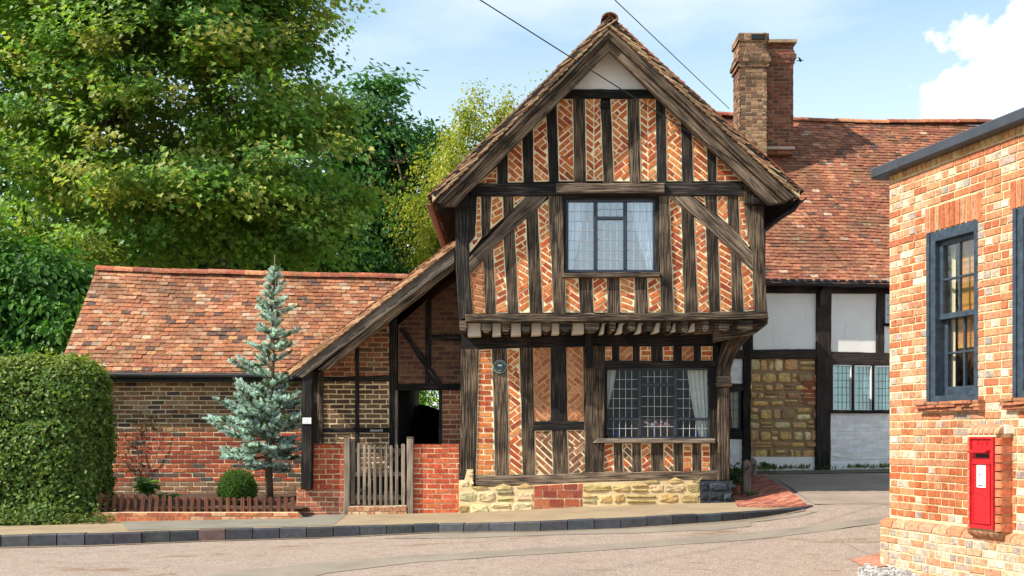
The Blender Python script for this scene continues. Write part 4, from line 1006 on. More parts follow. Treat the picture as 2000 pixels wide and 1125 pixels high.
TP('brace', FQ, cp((545, 205), (575, 205), (690, 365), (690, 410), (660, 375)), off=.04); TP('brace', FQ, cp((686, 390), (712, 400), (755, 460), (760, 480), (722, 480), (690, 430)), off=.04)
TP('door_post', FQ, cp((528, 775), (541, 775), (541, 505), (528, 505)), 'timber_grey', .05, ax=UPV)
# passage side walls to keep it dark, roof void closed
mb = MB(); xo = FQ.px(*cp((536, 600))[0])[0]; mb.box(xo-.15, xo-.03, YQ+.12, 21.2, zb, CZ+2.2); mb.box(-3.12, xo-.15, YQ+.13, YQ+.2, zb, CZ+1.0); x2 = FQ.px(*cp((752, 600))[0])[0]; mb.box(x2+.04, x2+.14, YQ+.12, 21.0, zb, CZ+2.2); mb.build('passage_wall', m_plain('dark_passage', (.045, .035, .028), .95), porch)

# PRIVATE board on the rail, small plate on the corner post
def text_thing(name, body, fr, px, py, off, size, mat, parent, aln='CENTER', ext=.001):
    cu = bpy.data.curves.new('lettering', 'FONT'); cu.body = body; cu.size = size; cu.align_x = aln; cu.align_y = 'CENTER'; cu.extrude = ext
    t = bpy.data.objects.new('lettering', cu); COL.objects.link(t); dg = bpy.context.evaluated_depsgraph_get(); me = bpy.data.meshes.new_from_object(t.evaluated_get(dg)); bpy.data.objects.remove(t)
    mb = MB(); a, b = fr.px(px, py, off) if px is not None else py
    for v in me.vertices: mb.v.append(tuple(fr.w(a+v.co.x, b+v.co.y, off+v.co.z)))
    for p in me.polygons: mb.f.append(list(p.vertices)); mb.mi.append(0); mb.c.append((1, 1, 1))
    return mb.build(name, mat, parent)
p0 = FQ.w(*FQ.px(*cp((439, 703))[0]), .04); sg = thing('private_sign', p0, 'small black board lettered PRIVATE on the porch timber', 'sign')
mb = MB(); bars(mb, FQ, *cp((409, 696))[0], *cp((469, 711))[0], .05, .01); mb.build('board', M['black'], sg)
text_thing('lettering', 'PRIVATE', FQ, *cp((439, 703.5))[0], .053, .052, M['white'], sg)
p0 = FP.w(*FP.px(597, 822), .0); sg = thing('notice_plate', p0, 'small white notice plate fixed to the dark porch post by the spruce', 'sign')
mb = MB(); bars(mb, FP, 591, 816, 608, 828, .02, .02); mb.build('plate', M['white'], sg)
mb = MB()
for k in range(3): bars(mb, FP, 594, 818.6+3*k, 605-k, 819.6+3*k, .022, .004)
mb.build('print', M['lead'], sg)

# ================================================================== gateway: brick walls, gate, posts, step
def gwall(label, pts_list):
    t = thing('garden_wall', FL.w(*FL.px(sum(p[0] for p in pts_list[0])/4, pts_list[0][0][1])), label, 'brick wall')
    for i, pts in enumerate(pts_list):
        p = FL.poly(pts); mb = MB(); bricks(mb, FL, p, REDB if i == 0 else [(.40, .12, .07), (.36, .11, .065), (.44, .15, .085)], mort=(.72, .58, .38), pat='run', thick=.215, ins=.003, h=.008, bl=.200, j=.015, bh=.060)
        xs = [q[0] for q in p]; zt_ = max(q[1] for q in p)
        # coping course seen from above
        mb.box(min(xs), max(xs), YL+.0, YL+.21, zt_-.02, zt_+.004, 1, (.42, .13, .065)); mb.build('brickwork' if i == 0 else 'footing', [M['mortar'], M['brick']], t)
    return t
gwall('red brick wall with a lower step, left of the wooden gate', [cp((120, 990), (279, 990), (279, 769), (120, 769)), cp((49, 1125), (278, 1125), (278, 986), (49, 986))])
gwall('plain red brick wall between the gate and the timber framed house', [cp((614, 1110), (842, 1110), (842, 771), (614, 771))])
for (x0, x1, y0, y1, lb) in [(278, 308, 735, 1118, 'grey weathered gate post left of the gate'), (587, 618, 738, 1112, 'grey weathered gate post on the hinge side, right of the gate')]:
    t = thing('gate_post', FL.w(*FL.px(*cp(((x0+x1)/2, y1))[0])), lb, 'gate post')
    timber('post', FL, cp((x0, y1), (x1, y1), (x1, y0+3), (x0, y0)), t, 'timber_grey', .07, .1, UPV, amp=.004)
    m = MB(); bars(m, FL, *cp((x0-1, y0-5))[0], *cp((x1+1, y0+1))[0], .075, .11); m.build('post_cap', M['timber_grey'], t, axis=(1, 0, 0))
gate = thing('picket_gate', FL.w(*FL.px(*cp((445, 1065))[0])), 'weathered grey wooden picket gate standing closed between two posts', 'gate')
for (x0, x1, y0, y1) in [(312, 333, 752, 1062), (345, 358, 762, 1064), (372, 386, 770, 1066), (398, 412, 772, 1066), (424, 437, 770, 1068), (452, 464, 773, 1066), (478, 492, 774, 1068), (504, 517, 774, 1068), (531, 546, 769, 1068), (560, 579, 766, 1070)]:
    d = rnd.uniform(-2, 2); timber('pale', FL, cp((x0+d*.4, y1), (x1+d*.4, y1), (x1+d, y0+5), ((x0+x1)/2+d, y0), (x0+d, y0+5)), gate, 'timber_grey', .03+(.02 if 340 < x0 < 555 else 0), .03, UPV, amp=.002, ch=.004)
for (y0, y1) in [(790, 812), (905, 926), (1018, 1042)]: timber('rail', FL, cp((318, y1), (575, y1), (575, y0), (318, y0)), gate, 'timber_grey', .005, .03, HOR, amp=.003)
timber('brace', FL, cp((330, 1020), (345, 1020), (560, 815), (545, 812)), gate, 'timber_grey', .001, .02, None, amp=.003)
st = thing('door_step', FL.w(*FL.px(*cp((443, 1115))[0])), 'worn cream and red brick step under the picket gate', 'step')
brick_part('brickwork', FL, FL.poly(cp((303, 1122), (590, 1118), (586, 1066), (303, 1070))), [(.55, .42, .25), (.50, .30, .17), (.58, .46, .30), (.42, .2, .11)], st, pat='run', off=.07, thick=.35, bl=.1, ins=.003, mort=(.5, .4, .27))

# dark arched gate deep in the passage, and the greenery beyond it
YD = 20.4; FD = flat(YD)
t = thing('arched_gate', FD.w(*FD.px(*cp((640, 780))[0])), 'dark arched gate at the back of the porch passage', 'gate')
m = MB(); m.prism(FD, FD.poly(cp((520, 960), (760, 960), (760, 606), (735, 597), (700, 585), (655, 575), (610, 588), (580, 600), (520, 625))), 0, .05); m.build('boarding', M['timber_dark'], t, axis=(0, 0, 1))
m = MB(); bars(m, FD, *cp((634, 580))[0], *cp((637, 680))[0], .02, .02); m.build('latch_rod', M['lead'], t)

# ================================================================== raised flower bed, low wall, picket edging
YF = 15.22; FF = flat(YF)
def bedtop(x, y): return CZ-1.02-.015*(x+4.5)*-1
mb = MB(); drape(mb, [(-6.6, YF+.12), (-3.02, YF+.12), (-3.02, YW-.01), (-6.9, YW-.01)], lambda x, y: CZ-1.06+.07*(y-YF)/3+.03*noise.noise(Vector((x*3, y*3, 0))), .2); structure(mb.build('flower_bed', M['soil'], smooth=True))
t = thing('garden_wall', FF.w(*FF.px(380, 1015)), 'low two-course brick wall edging the flower bed under the picket edging', 'brick wall')
p = FF.poly([(150, 1030), (596, 1018), (580, 1001), (178, 1001)]); mb = MB(); bricks(mb, FF, p, [(.52, .19, .085), (.46, .15, .07), (.56, .25, .12), (.60, .34, .2), (.40, .13, .07)], mort=(.68, .52, .33), pat='run', thick=.12, ins=.004, h=.012, bl=.22, bh=.066); mb.build('brickwork', [M['mortar'], M['brick']], t)
t = thing('picket_edging', FF.w(*FF.px(380, 1000), -.15), 'low red-brown wooden picket edging along the front of the flower bed', 'fence')
FE = flat(YF+.14)
for k in range(28):
    x = 192+k*14.05+rnd.uniform(-1, 1); lean = (5-k*.35 if k < 10 else 0)+rnd.uniform(-1.2, 1.2); y0 = 963+min(k, 14)*.55+rnd.uniform(-1, 1); y1 = 1001-(3 if k < 2 else 0); w = 3.8
    timber('picket', FE, [(x-w, y1), (x+w, y1), (x+w+lean, y0+2.6), (x+w*.5+lean, y0), (x-w*.5+lean, y0), (x-w+lean, y0+2.6)], t, 'picket', .02, .018, UPV, amp=.0012, ch=.003)
for y in (973, 992): timber('rail', FE, [(186, y+4), (578, y+6), (578, y+2), (186, y)], t, 'picket', -.004, .015, HOR, amp=.002, ch=.003)

# ================================================================== long rear house with the chimney
FB = Frame((5.0, 20.0, 0), (1, .11, 0))
rear = thing('rear_house', (6, 21.5, .6), 'long white panelled timber framed house with a big tiled roof, behind the gable house', 'house')
def c7(*p): return [(1400+x/2.25, 520+y/2.25) for x, y in p]
def TB(name, pts, mat='timber_dark', off=.03, ax=None, depth=.15, **k): return timber(name, FB, c7(*pts), rear, mat, off, depth, ax, **k)
M['timber_brown'] = m_timber('brown_timber', (.018, .014, .012), (.045, .033, .027), (.10, .075, .06), .5)
mb = MB(); p = FB.poly(c7((-60, 920), (1600, 920), (1600, 60), (-60, 60))); mb.prism(FB, p, -.06, .2); mb.build('wall', m_plain('rear_backing', (.06, .05, .045), .95), rear)
def PB(name, pts, mat='plaster', off=.0):
    m = MB(); q = FB.poly(c7(*pts), off); m.prism(FB, resample(q, .15, .004, rnd.random()*9), off, .1); return m.build(name, M[mat], rear)
PB('plaster_panel', ((160, 368), (440, 368), (440, 110), (160, 110))); PB('plaster_panel', ((498, 384), (708, 384), (708, 118), (498, 118))); PB('plaster_panel', ((730, 390), (1000, 390), (1000, 262), (730, 262))); PB('plaster_panel', ((100, 368), (132, 368), (132, 120), (100, 120)))
WB = [(.87, .85, .81), (.85, .83, .80), (.88, .86, .82)]
def WBR(pts, nm='white_brick_panel'):
    mb = MB(); bricks(mb, FB, FB.poly(c7(*pts)), WB, mort=(.80, .79, .78), pat='run', ins=.002, h=.005, bl=.24, bh=.07, j=.008, jx=.001, rot=0); return mb.build(nm, [M['whitebrick'], M['whitebrick']], rear)
WBR(((494, 925), (1500, 925), (1500, 642), (494, 642))); WBR(((40, 900), (122, 900), (122, 756), (40, 756))); WBR(((40, 520), (122, 520), (122, 400), (40, 400)))
mb = MB(); rubble(mb, FB, FB.poly(c7((146, 845), (440, 845), (440, 400), (146, 400))), [(.76, .49, .19), (.68, .43, .17), (.54, .33, .15), (.80, .60, .31), (.44, .26, .13), (.64, .41, .19), (.72, .46, .15)], mort=(.30, .21, .12), off=-.02, h=.035, thick=.08, rh=(.10, .26), rw=(.10, .36), gap=.02); mb.build('rubble_panel', [M['mortar'], M['stone']], rear)
brick_part('brick_patch', FB, FB.poly(c7((378, 612), (438, 612), (438, 490), (378, 490))), [(.34, .09, .05), (.40, .13, .07), (.28, .08, .05)], rear, pat='run', off=.0, thick=.05, mort=(.3, .2, .12))
PB('plinth', ((146, 920), (440, 920), (440, 838), (146, 838)), 'plaster', .02)
TB('wall_plate', ((-20, 116), (1500, 124), (1500, 76), (-20, 74)), off=.05, amp=.006)
TB('post', ((438, 905), (501, 905), (505, 90), (440, 90)), 'timber_brown', .05, UPV); TB('post', ((114, 905), (150, 905), (150, 290), (118, 290)), 'timber_dark', .05, UPV); TB('post', ((702, 386), (737, 386), (737, 100), (705, 100)), 'timber_brown', .04, UPV)
TB('post_foot', ((436, 912), (495, 912), (497, 812), (436, 812)), 'timber_dark', .08, UPV)
TB('bracket', ((457, 175), (480, 170), (500, 120), (520, 84), (470, 84), (455, 120)), 'timber_brown', .14, UPV)
TB('rail', ((40, 405), (440, 405), (440, 364), (40, 366)), 'timber_brown', .045); TB('rail', ((500, 432), (1500, 446), (1500, 402), (500, 374)), 'timber_brown', .04)
TB('window_lining', ((498, 645), (1000, 648), (1000, 632), (498, 632)), 'timber_dark', .06); TB('window_lining', ((40, 548), (122, 548), (122, 515), (40, 515)), 'timber_dark', .03); TB('window_lining', ((40, 760), (122, 760), (122, 712), (40, 712)), 'timber_dark', .03)
def B7(x0, y0, x1, y1): return (*c7((x0, y0))[0], *c7((x1, y1))[0])
M['frame_white'] = m_plain('white_frame', (.72, .74, .74), .5, .95, 1.04, 9, 0); M['frame_brown'] = M['timber_dark']
def casement(x0, y0, x1, y1, fm, nv=7.5, nh=15): 
    f = 5; leaded(rear, FB, [B7(x0, y0, x0+f, y1), B7(x1-f, y0, x1, y1), B7(x0+f, y0, x1-f, y0+f), B7(x0+f, y1-f, x1-f, y1)], [B7(x0+f, y0+f, x1-f, y1-f)], nv, nh, fm, 'glass_net', .03, 'black', .8)
casement(510, 433, 594, 634, 'frame_white'); casement(604, 436, 682, 635, 'frame_white'); casement(692, 437, 778, 637, 'frame_white'); casement(790, 438, 874, 638, 'frame_white')
casement(742, 112, 790, 252, 'frame_white'); casement(46, 548, 104, 715, 'frame', 9, 17)
for x in (598, 687, 784): TB('mullion', ((x-5, 640), (x+7, 640), (x+7, 432), (x-5, 432)), 'timber_dark', .045, UPV, amp=.002)
TB('mullion', ((498, 640), (511, 640), (511, 432), (498, 432)), 'timber_dark', .04, UPV, amp=.002); TB('window_lining', ((735, 262), (800, 262), (800, 250), (735, 250)), 'timber_dark', .06)
# roof
E0 = FB.w(-3.2, 0, .25); zeB = CZ+(HZ-549)/FPX*19.75
U = FB.u.copy(); inn = -FB.n; rise, run_ = 4.02, 3.45
V = (inn*run_+Vector((0, 0, rise))); ln = V.length; V.normalize()
o0 = Vector((E0.x, E0.y, zeB)); wid = 14.0
mb = MB(); N = U.cross(V); N = N if N.z > 0 else -N; p = [o0, o0+U*wid, o0+U*wid+V*ln, o0+V*ln]
mb.add(p+[q-N*.08 for q in p], [(0, 1, 2, 3), (7, 6, 5, 4), (0, 4, 5, 1), (1, 5, 6, 2), (2, 6, 7, 3), (3, 7, 4, 0)], 0, (.14, .08, .05))
q2 = o0+inn*(2*run_); mb.add([o0+V*ln, o0+U*wid+V*ln, q2+U*wid, q2], [(0, 1, 2, 3)], 0, (.2, .1, .06))
def okr(u, v): return True
roof_tiles(mb, o0-V*.08, U, V, wid, ln+.1, okr, gauge=.095, tw=.165, seed=21, wave=.035, pale=.03, dark=.04, pal=[(.31, .115, .062), (.28, .10, .056), (.34, .135, .072), (.25, .09, .054), (.37, .165, .09), (.30, .12, .07), (.22, .085, .055)])
mb.build('roof', [M['mortar'], M['tile']], rear)
mb = MB(); rA = o0+V*ln; ridge_tiles(mb, rA+Vector((0, 0, .0)), rA+U*wid, .12, .4); mb.v = [(x, y, z-.05*math.sin((x-5)*.8)) for x, y, z in mb.v]; mb.build('ridge_tiles', [M['mortar'], M['tile']], rear)
mb = MB(); g0 = FB.w(-3, zeB-.035, .28); g1 = FB.w(10, zeB-.045, .28); mb.tube([g0, g1], .055, 8); mb.build('gutter', M['black'], rear)
mb = MB(); L0_ = rear
for k in range(60):
    a_ = FB.w(-2.5+k*.16, zeB+.0, .32); mb.box(a_.x, a_.x+.09, a_.y-.01, a_.y+.05, a_.z-.0, a_.z+.035)
mb.build('leaf_guard', M['black'], rear)
# body behind the wall
mb = MB(); b0 = FB.w(-3, 0, -.3)
pp = [FB.w(-3, 0, -.27), FB.w(10, 0, -.27), FB.w(10, 0, -6.5), FB.w(-3, 0, -6.5)]
mb.add([Vector((q.x, q.y, CZ-1.3)) for q in pp]+[Vector((q.x, q.y, zeB-.02)) for q in pp], [(1, 2, 6, 5), (2, 3, 7, 6), (3, 0, 4, 7), (4, 5, 6, 7)]); mb.build('back_wall', M['plaster'], rear)

# chimney: two joined brick stacks on the roof slope
chim = MB(); CB = [(.19, .10, .06), (.24, .135, .078), (.15, .085, .055), (.30, .18, .105), (.12, .075, .055), (.34, .22, .13)]; CR = [(.22, .075, .048), (.18, .07, .05), (.26, .10, .06), (.14, .065, .05), (.30, .13, .08)]
def stack(x0p, x1p, Y, dep, ytop, ybot, pal, mort, bands, wl):
    f = flat(Y); X0 = f.px(x0p, 200)[0]; X1 = f.px(x1p, 200)[0]; zt_ = f.px(0, ytop)[1]; zb_ = f.px(0, ybot)[1]
    def ring(x0, x1, y, d, z0, z1, pal_):
        ff = flat(y); bricks(chim, ff, [(x0, z0), (x1, z0), (x1, z1), (x0, z1)], pal_, mort=mort, pat='flemish', thick=d, ins=.002, h=.008, bl=.22, bh=.062, j=.012)
        fl = Frame((x0, y+d/2, 0), (0, -1, 0)); bricks(chim, fl, [(-d/2, z0), (d/2, z0), (d/2, z1), (-d/2, z1)], pal_, mort=mort, pat='flemish', thick=.02, ins=.002, h=.008, bl=.22, bh=.062, j=.012)
        fr_ = Frame((x1, y+d/2, 0), (0, 1, 0)); bricks(chim, fr_, [(-d/2, z0), (d/2, z0), (d/2, z1), (-d/2, z1)], pal_, mort=mort, pat='flemish', thick=.02, ins=.002, h=.008, bl=.22, bh=.062, j=.012)
    ring(X0, X1, Y, dep, zb_, zt_, pal)
    for (ya, yb, e) in bands:
        za, zb2 = f.px(0, yb)[1], f.px(0, ya)[1]; ring(X0-e, X1+e, Y-e, dep+2*e, za, zb2, pal)
    return X0, X1, zt_
la = stack(1445, 1498, 21.75, .62, 64, 320, CB, (.50, .38, .22), [(66, 80, .03), (103, 113, .035), (113, 122, .06), (122, 131, .03)], 0)
ra = stack(1499, 1549, 22.15, .60, 84, 300, CR, (.36, .25, .15), [(98, 106, .02), (106, 116, .05), (116, 124, .025)], 0)
ch_o = chim.build('chimney', [M['mortar'], M['brick']], rear)
f2 = flat(22.1); m = MB(); x0, x1 = f2.px(1501, 80)[0]-.03, f2.px(1553, 80)[0]+.03; m.box(x0, x1, 22.05, 22.85, f2.px(0, 84)[1], f2.px(0, 78)[1], 0, (.40, .30, .18)); m.build('chimney_cap', M['tile'], ch_o)
m = MB(); f3 = flat(21.70); bars(m, f3, 1468, 66, 1495, 76, .03, .05); m.build('vent_grille', M['black'], ch_o)
# lead flashing and lime splashes where the stack meets the tiles
m = MB(); f4 = flat(22.0); m.prism(flat(22.06), flat(22.06).poly([(1498, 291), (1553, 291), (1552, 286), (1498, 286)]), .003, .08, 0, (.45, .38, .30)); m.build('flashing', M['mortar'], ch_o)

# verge of rough grass and weeds along the rear wall, stone edging
mb = MB(); v0 = [FB.w(-1.2, 0, .1), FB.w(8, 0, .1), FB.w(8, 0, .75), FB.w(-.2, 0, .75)]; drape(mb, [(q.x, q.y) for q in v0], lambda x, y: road_z(x, y)+.012+.008*noise.noise(Vector((x*4, y*4, 0))), .2); structure(mb.build('verge', m_tarmac('mossy_stone', (.13, .115, .07), (.26, .22, .15), 40), smooth=True))

# ================================================================== red brick building at the right edge
CX = Vector((738/FPX*11.4, 11.4, 0)); RU = Vector((.2656, -.964, 0))
FR = Frame(CX, RU)
if FR.n.x > 0: FR.n = -FR.n
shop = thing('brick_building', (4.6, 10, 0), 'orange and cream chequered brick building with a flat metal coping, at the right edge', 'building')
s1 = 4.2
def rp(x, y, off=0): return FR.px(x, y, off)
ztop = rp(1738, 343)[1]; zsol = rp(1738, 357)[1]; zpl = rp(1760, 1020)[1]; zbt = CZ-1.75
HB = [(.46, .32, .21), (.51, .39, .28), (.45, .27, .16), (.40, .31, .25), (.46, .25, .14), (.55, .45, .35), (.44, .22, .12), (.31, .26, .22)]
SB = [(.43, .155, .072), (.41, .135, .06), (.46, .19, .095), (.39, .12, .055), (.46, .22, .125), (.47, .21, .105)]
RM = (.68, .52, .31)
wins = [(1815, 1911, 455, 432, 787), (1984, None, 0, 0, 0)]
wa = rp(1815, 600)[0]; wb = rp(1911, 600)[0]; wz0 = rp(1815, 786)[1]; wz1 = rp(1815, 456)[1]
wc = rp(1984, 600)[0]; wd = wc+(wb-wa)
pb0, pb1 = rp(1888, 940)[0], rp(1980, 940)[0]
mb = MB()
def RB(a, b, c, d, **k): bricks(mb, FR, [(a, c), (b, c), (b, d), (a, d)], SB, mort=RM, pal2=HB, thick=.2, ins=.002, h=.007, bl=.205, bh=.063, j=.013, **k)
def RBm(poly, **k): bricks(mb, FR, poly, SB, mort=RM, pal2=HB, thick=.2, ins=.002, h=.007, bl=.205, bh=.063, j=.013, **k)
# one continuous bond, cut round the openings: (mortar slabs first, bricks after, same origin)
sla = [(0, wa, zbt, zsol), (wa, wb, zbt, wz0), (wa, wb, wz1+.26, zsol), (wb, wc, zbt, zsol), (wc, wd, zbt, wz0), (wc, wd, wz1+.26, zsol), (wd, s1, zbt, zsol)]
for a, b, c, d in sla: mb.prism(FR, [(a, c), (b, c), (b, d), (a, d)], 0, .22, 0, RM)
nrow = int((zsol-zpl)/.0765)
for r in range(nrow):
    y = zsol-(r+1)*.0765; hdr = r % 2; u = -.02-(.055 if hdr else 0)
    low = y < CZ-.35
    while u < s1:
        L = (.0925 if hdr else .203)*rnd.uniform(.94, 1.03)
        a, b = max(u, .0), min(u+L, s1)
        segs = [(a, b)]
        if wz0-.02 < y+.03 < wz1+.23:
            segs = []
            for p, q in ((0, wa), (wb, wc), (wd, s1)):
                aa, bb = max(a, p), min(b, q)
                if bb-aa > .02: segs.append((aa, bb))
        for aa, bb in segs:
            nz = noise.noise(Vector((aa*1.1, y*1.4, 2.5))); pal = (HB if rnd.random() > .40-.9*nz else SB) if hdr else (SB if rnd.random() > .08+.25*nz else HB)
            if low and rnd.random() < .45: pal = [(.42, .12, .042), (.39, .10, .036), (.45, .16, .06)]
            if b-a > .02: put_brick(mb, FR, [(aa, y), (bb, y), (bb, y+.064), (aa, y+.064)], 0, .008, pal, jx=.003)
        u += L+.012
# soldier courses: parapet and window heads
u = .0
while u < s1: put_brick(mb, FR, [(u, zsol+.006), (min(u+.066, s1), zsol+.006), (min(u+.066, s1), ztop), (u, ztop)], 0, .008, [(.56, .36, .16), (.50, .30, .13), (.60, .42, .22), (.52, .25, .10)]); u += .078
mb.prism(FR, [(0, zsol), (s1, zsol), (s1, ztop+.1), (0, ztop+.1)], -.001, .2, 0, RM)
for p, q in ((wa, wb), (wc, wd)):
    u = p-.06; mb.prism(FR, [(p, wz1), (q, wz1), (q, wz1+.26), (p, wz1+.26)], 0.001, .2, 0, RM)
    while u < q+.04:
        put_brick(mb, FR, [(u, wz1+.004), (u+.065, wz1+.004), (u+.066, wz1+.25), (u, wz1+.25)], .004, .009, SB+[(.44, .24, .13)]); u += .077
mb.build('wall', [M['mortar'], M['brick']], shop)
# projecting plinth with a splayed top course
mb = MB(); pj = .075; e0 = -.06
bricks(mb, FR, [(e0, zbt), (s1, zbt), (s1, zpl-.055), (e0, zpl-.055)], HB+[(.50, .24, .13)], mort=(.62, .49, .31), pat='english', pal2=HB, off=pj, thick=.3, ins=.002, h=.008, bl=.205, bh=.063, j=.014)
a3 = FR.w(e0, zpl-.055, pj+.01); 
u = e0
while u < s1:
    b = min(u+.205, s1); c = jit(rnd.choice([(.50, .22, .12), (.56, .30, .18), (.46, .19, .10)]))
    p = [FR.w(u, zpl-.055, pj+.012), FR.w(b, zpl-.055, pj+.012), FR.w(b, zpl+.0, pj-.004), FR.w(u, zpl+.0, pj-.004), FR.w(b, zpl+.035, .0), FR.w(u, zpl+.035, .0)]
    mb.add(p, [(0, 1, 2, 3), (3, 2, 4, 5), (0, 3, 5), (1, 4, 2)], 1, c); u = b+.012
mb.add([FR.w(e0, zpl-.056, pj-.01), FR.w(s1, zpl-.056, pj-.01), FR.w(s1, zpl+.03, -.005), FR.w(e0, zpl+.03, -.005)], [(0, 1, 2, 3)], 0, (.8, .66, .46))
mb.build('plinth', [M['mortar'], M['brick']], shop)
# the other walls of the block and its roof
mb = MB(); Q = -FR.n
def bw(a, off, z0, z1): p = FR.w(a, 0, off); return [(p.x, p.y, z0), (p.x, p.y, z1)]
pr = [FR.w(.02, 0, -.22), FR.w(.02, 0, -5), FR.w(s1, 0, -5), FR.w(s1, 0, -.22)]
mb.add([(q.x, q.y, zbt) for q in pr]+[(q.x, q.y, ztop+.06) for q in pr], [(0, 1, 5, 4), (1, 2, 6, 5), (2, 3, 7, 6), (4, 5, 6, 7)], 0, (.5, .25, .13)); mb.build('back_wall', M['mortar'], shop)
mb = MB(); mb.prism(FR, [(-.16, ztop-.01), (.30, ztop-.01), (.30, ztop+.10), (-.16, ztop+.10)], .13, .5, 0, (1, 1, 1), .012); mb.prism(FR, [(.312, ztop-.008), (s1, ztop-.008), (s1, ztop+.10), (.312, ztop+.10)], .13, .5, 0, (1, 1, 1), .012); mb.prism(FR, [(.29, ztop-.006), (.33, ztop-.006), (.33, ztop+.098), (.29, ztop+.098)], .126, .4); mb.build('coping', M['coping'], shop)

# sash windows
def sash(a, b, z0, z1):
    d = lambda mbx, x0, x1, y0, y1, off, dep, ch=.004: mbx.prism(FR, [(x0, y0), (x1, y0), (x1, y1), (x0, y1)], off, dep, 0, (1, 1, 1), ch)
    m = MB(); w = .10; d(m, a, a+w, z0, z1, .01, .2); d(m, b-w*.55, b, z0, z1, .01, .2); d(m, a+w, b-w*.55, z1-.10, z1, .012, .2); d(m, a+w, b-w*.55, z0, z0+.06, .012, .2)
    d(m, a-.012, a+.03, z0, z1+.0, .03, .02)
    win = m.build('window', M['blue'], shop)
    zm = (z0+z1)/2+.0; i0, i1 = a+w, b-w*.55; t = .045
    def leaf(y0, y1, off, bot):
        m = MB(); d(m, i0, i0+t, y0, y1, off, .045); d(m, i1-t, i1, y0, y1, off, .045); d(m, i0+t, i1-t, y1-.05, y1, off-.001, .045); d(m, i0+t, i1-t, y0, y0+bot, off-.001, .045)
        xm = (i0+i1)/2; d(m, xm-.011, xm+.011, y0+bot, y1-.05, off-.004, .03); ym = (y0+bot+y1-.05)/2; d(m, i0+t, i1-t, ym-.011, ym+.011, off-.006, .03); m.build('sash', M['blue'], win)
        m = MB(); d(m, i0+.02, i1-.02, y0+.02, y1-.02, off-.022, .004, 0); m.build('glass', M['glass_sash'], win)
    leaf(zm-.03, z1-.10, -.045, .055); leaf(z0+.06, zm+.02, -.10, .09)
    m = MB(); x0, x1, y0, y1 = a-.3, b+.3, z0-.1, z1+.1      # room behind
    for (q0, q1, r0, r1, o_, dp) in [(x0, x1, y0, y1, -1.3, .02), (x0, x0+.02, y0, y1, -.23, 1.05), (x1-.02, x1, y0, y1, -.23, 1.05), (x0+.02, x1-.02, y0, y0+.02, -.23, 1.05), (x0+.02, x1-.02, y1-.02, y1, -.23, 1.05)]: d(m, q0, q1, r0, r1, o_, dp, 0)
    m.build('room_lining', bpy.data.materials.get('brown_room') or m_plain('brown_room', (.09, .05, .03), .95, .7, 1.2, 3, 0), shop)
    m = MB(); rs_ = random.Random(5)      # sill of tile creasing
    for k, (oo, h0, h1) in enumerate([(.10, -.03, 0), (.085, -.06, -.032), (.07, -.095, -.062)]):
        u = a-.10
        while u < b+.10:
            L = rs_.uniform(.12, .2); e = min(u+L, b+.10); p = [(u, z0+h0+rs_.uniform(-.004, .004)), (e, z0+h0+rs_.uniform(-.004, .004)), (e, z0+h1), (u, z0+h1)]; m.prism(FR, p, oo+rs_.uniform(-.015, .01), .2, 0, jit((.34, .14, .075), .3), .004); u = e+.004
    m.build('window_sill', M['brick'], shop)
M['glass_sash'] = m_glass('sash_glass', .10, (.95, .95, .93), .06)
sash(wa, wb, wz0, wz1); sash(wc, wd, wz0, wz1)
# blind and curtain behind the first sash window
def strip_cloth(name, lab, cat, fr, a0, a1, z0, z1, off, col, amp, wl, mat='cloth', taper=0, group=None):
    m = MB(); n = 40; vs = []; rows = 8
    for r in range(rows+1):
        t = r/rows; z = z0+(z1-z0)*t
        for i in range(n+1):
            s = i/n; A = a0+(a1-a0)*s; 
            if taper: A = (a0 if taper > 0 else a1)+(A-(a0 if taper > 0 else a1))*(1-abs(taper)*math.sin(math.pi*min(1, (1-t)*1.0))**1.0)
            vs.append(fr.w(A, z, off+amp*math.sin(s*(a1-a0)/wl*2*math.pi+.6*math.sin(t*3))*(.6+.4*t)))
    m.add(vs, [(r*(n+1)+i, r*(n+1)+i+1, (r+1)*(n+1)+i+1, (r+1)*(n+1)+i) for r in range(rows) for i in range(n)], 0, col)
    c = fr.w((a0+a1)/2, z0, off); o = m.build(name, M[mat], loc=c, smooth=True); return tag(o, lab, cat, group)
def blind(lab, a0, a1, z0, z1, off):
    t = thing('window_blind', FR.w((a0+a1)/2, z1, off), lab, 'blind'); m = MB(); z = z1; 
    while z > z0: m.prism(FR, [(a0, z-.018), (a1, z-.018), (a1, z), (a0, z)], off+rnd.uniform(-.004, .004), .006, 0, jit((.50, .25, .07), .2)); z -= .019
    m.build('slats', M['paint'], t); m = MB(); m.prism(FR, [(a0, z1), (a1, z1), (a1, z1+.03), (a0, z1+.03)], off+.01, .03); m.build('head_rail', M['timber'], t, axis=(0, 1, 0))
xm = (wa+.10+wb-.055)/2
blind('amber slatted blind inside the sash window above the post box', xm-.19, wb-.10, (wz0+wz1)/2-.30, wz1-.08, -.19)
strip_cloth('curtain', 'cream curtain hanging inside the sash window of the orange brick building', 'curtain', FR, wa-.10, xm-.22, wz0+.05, wz1-.08, -.17, (.72, .66, .52), .015, .07)

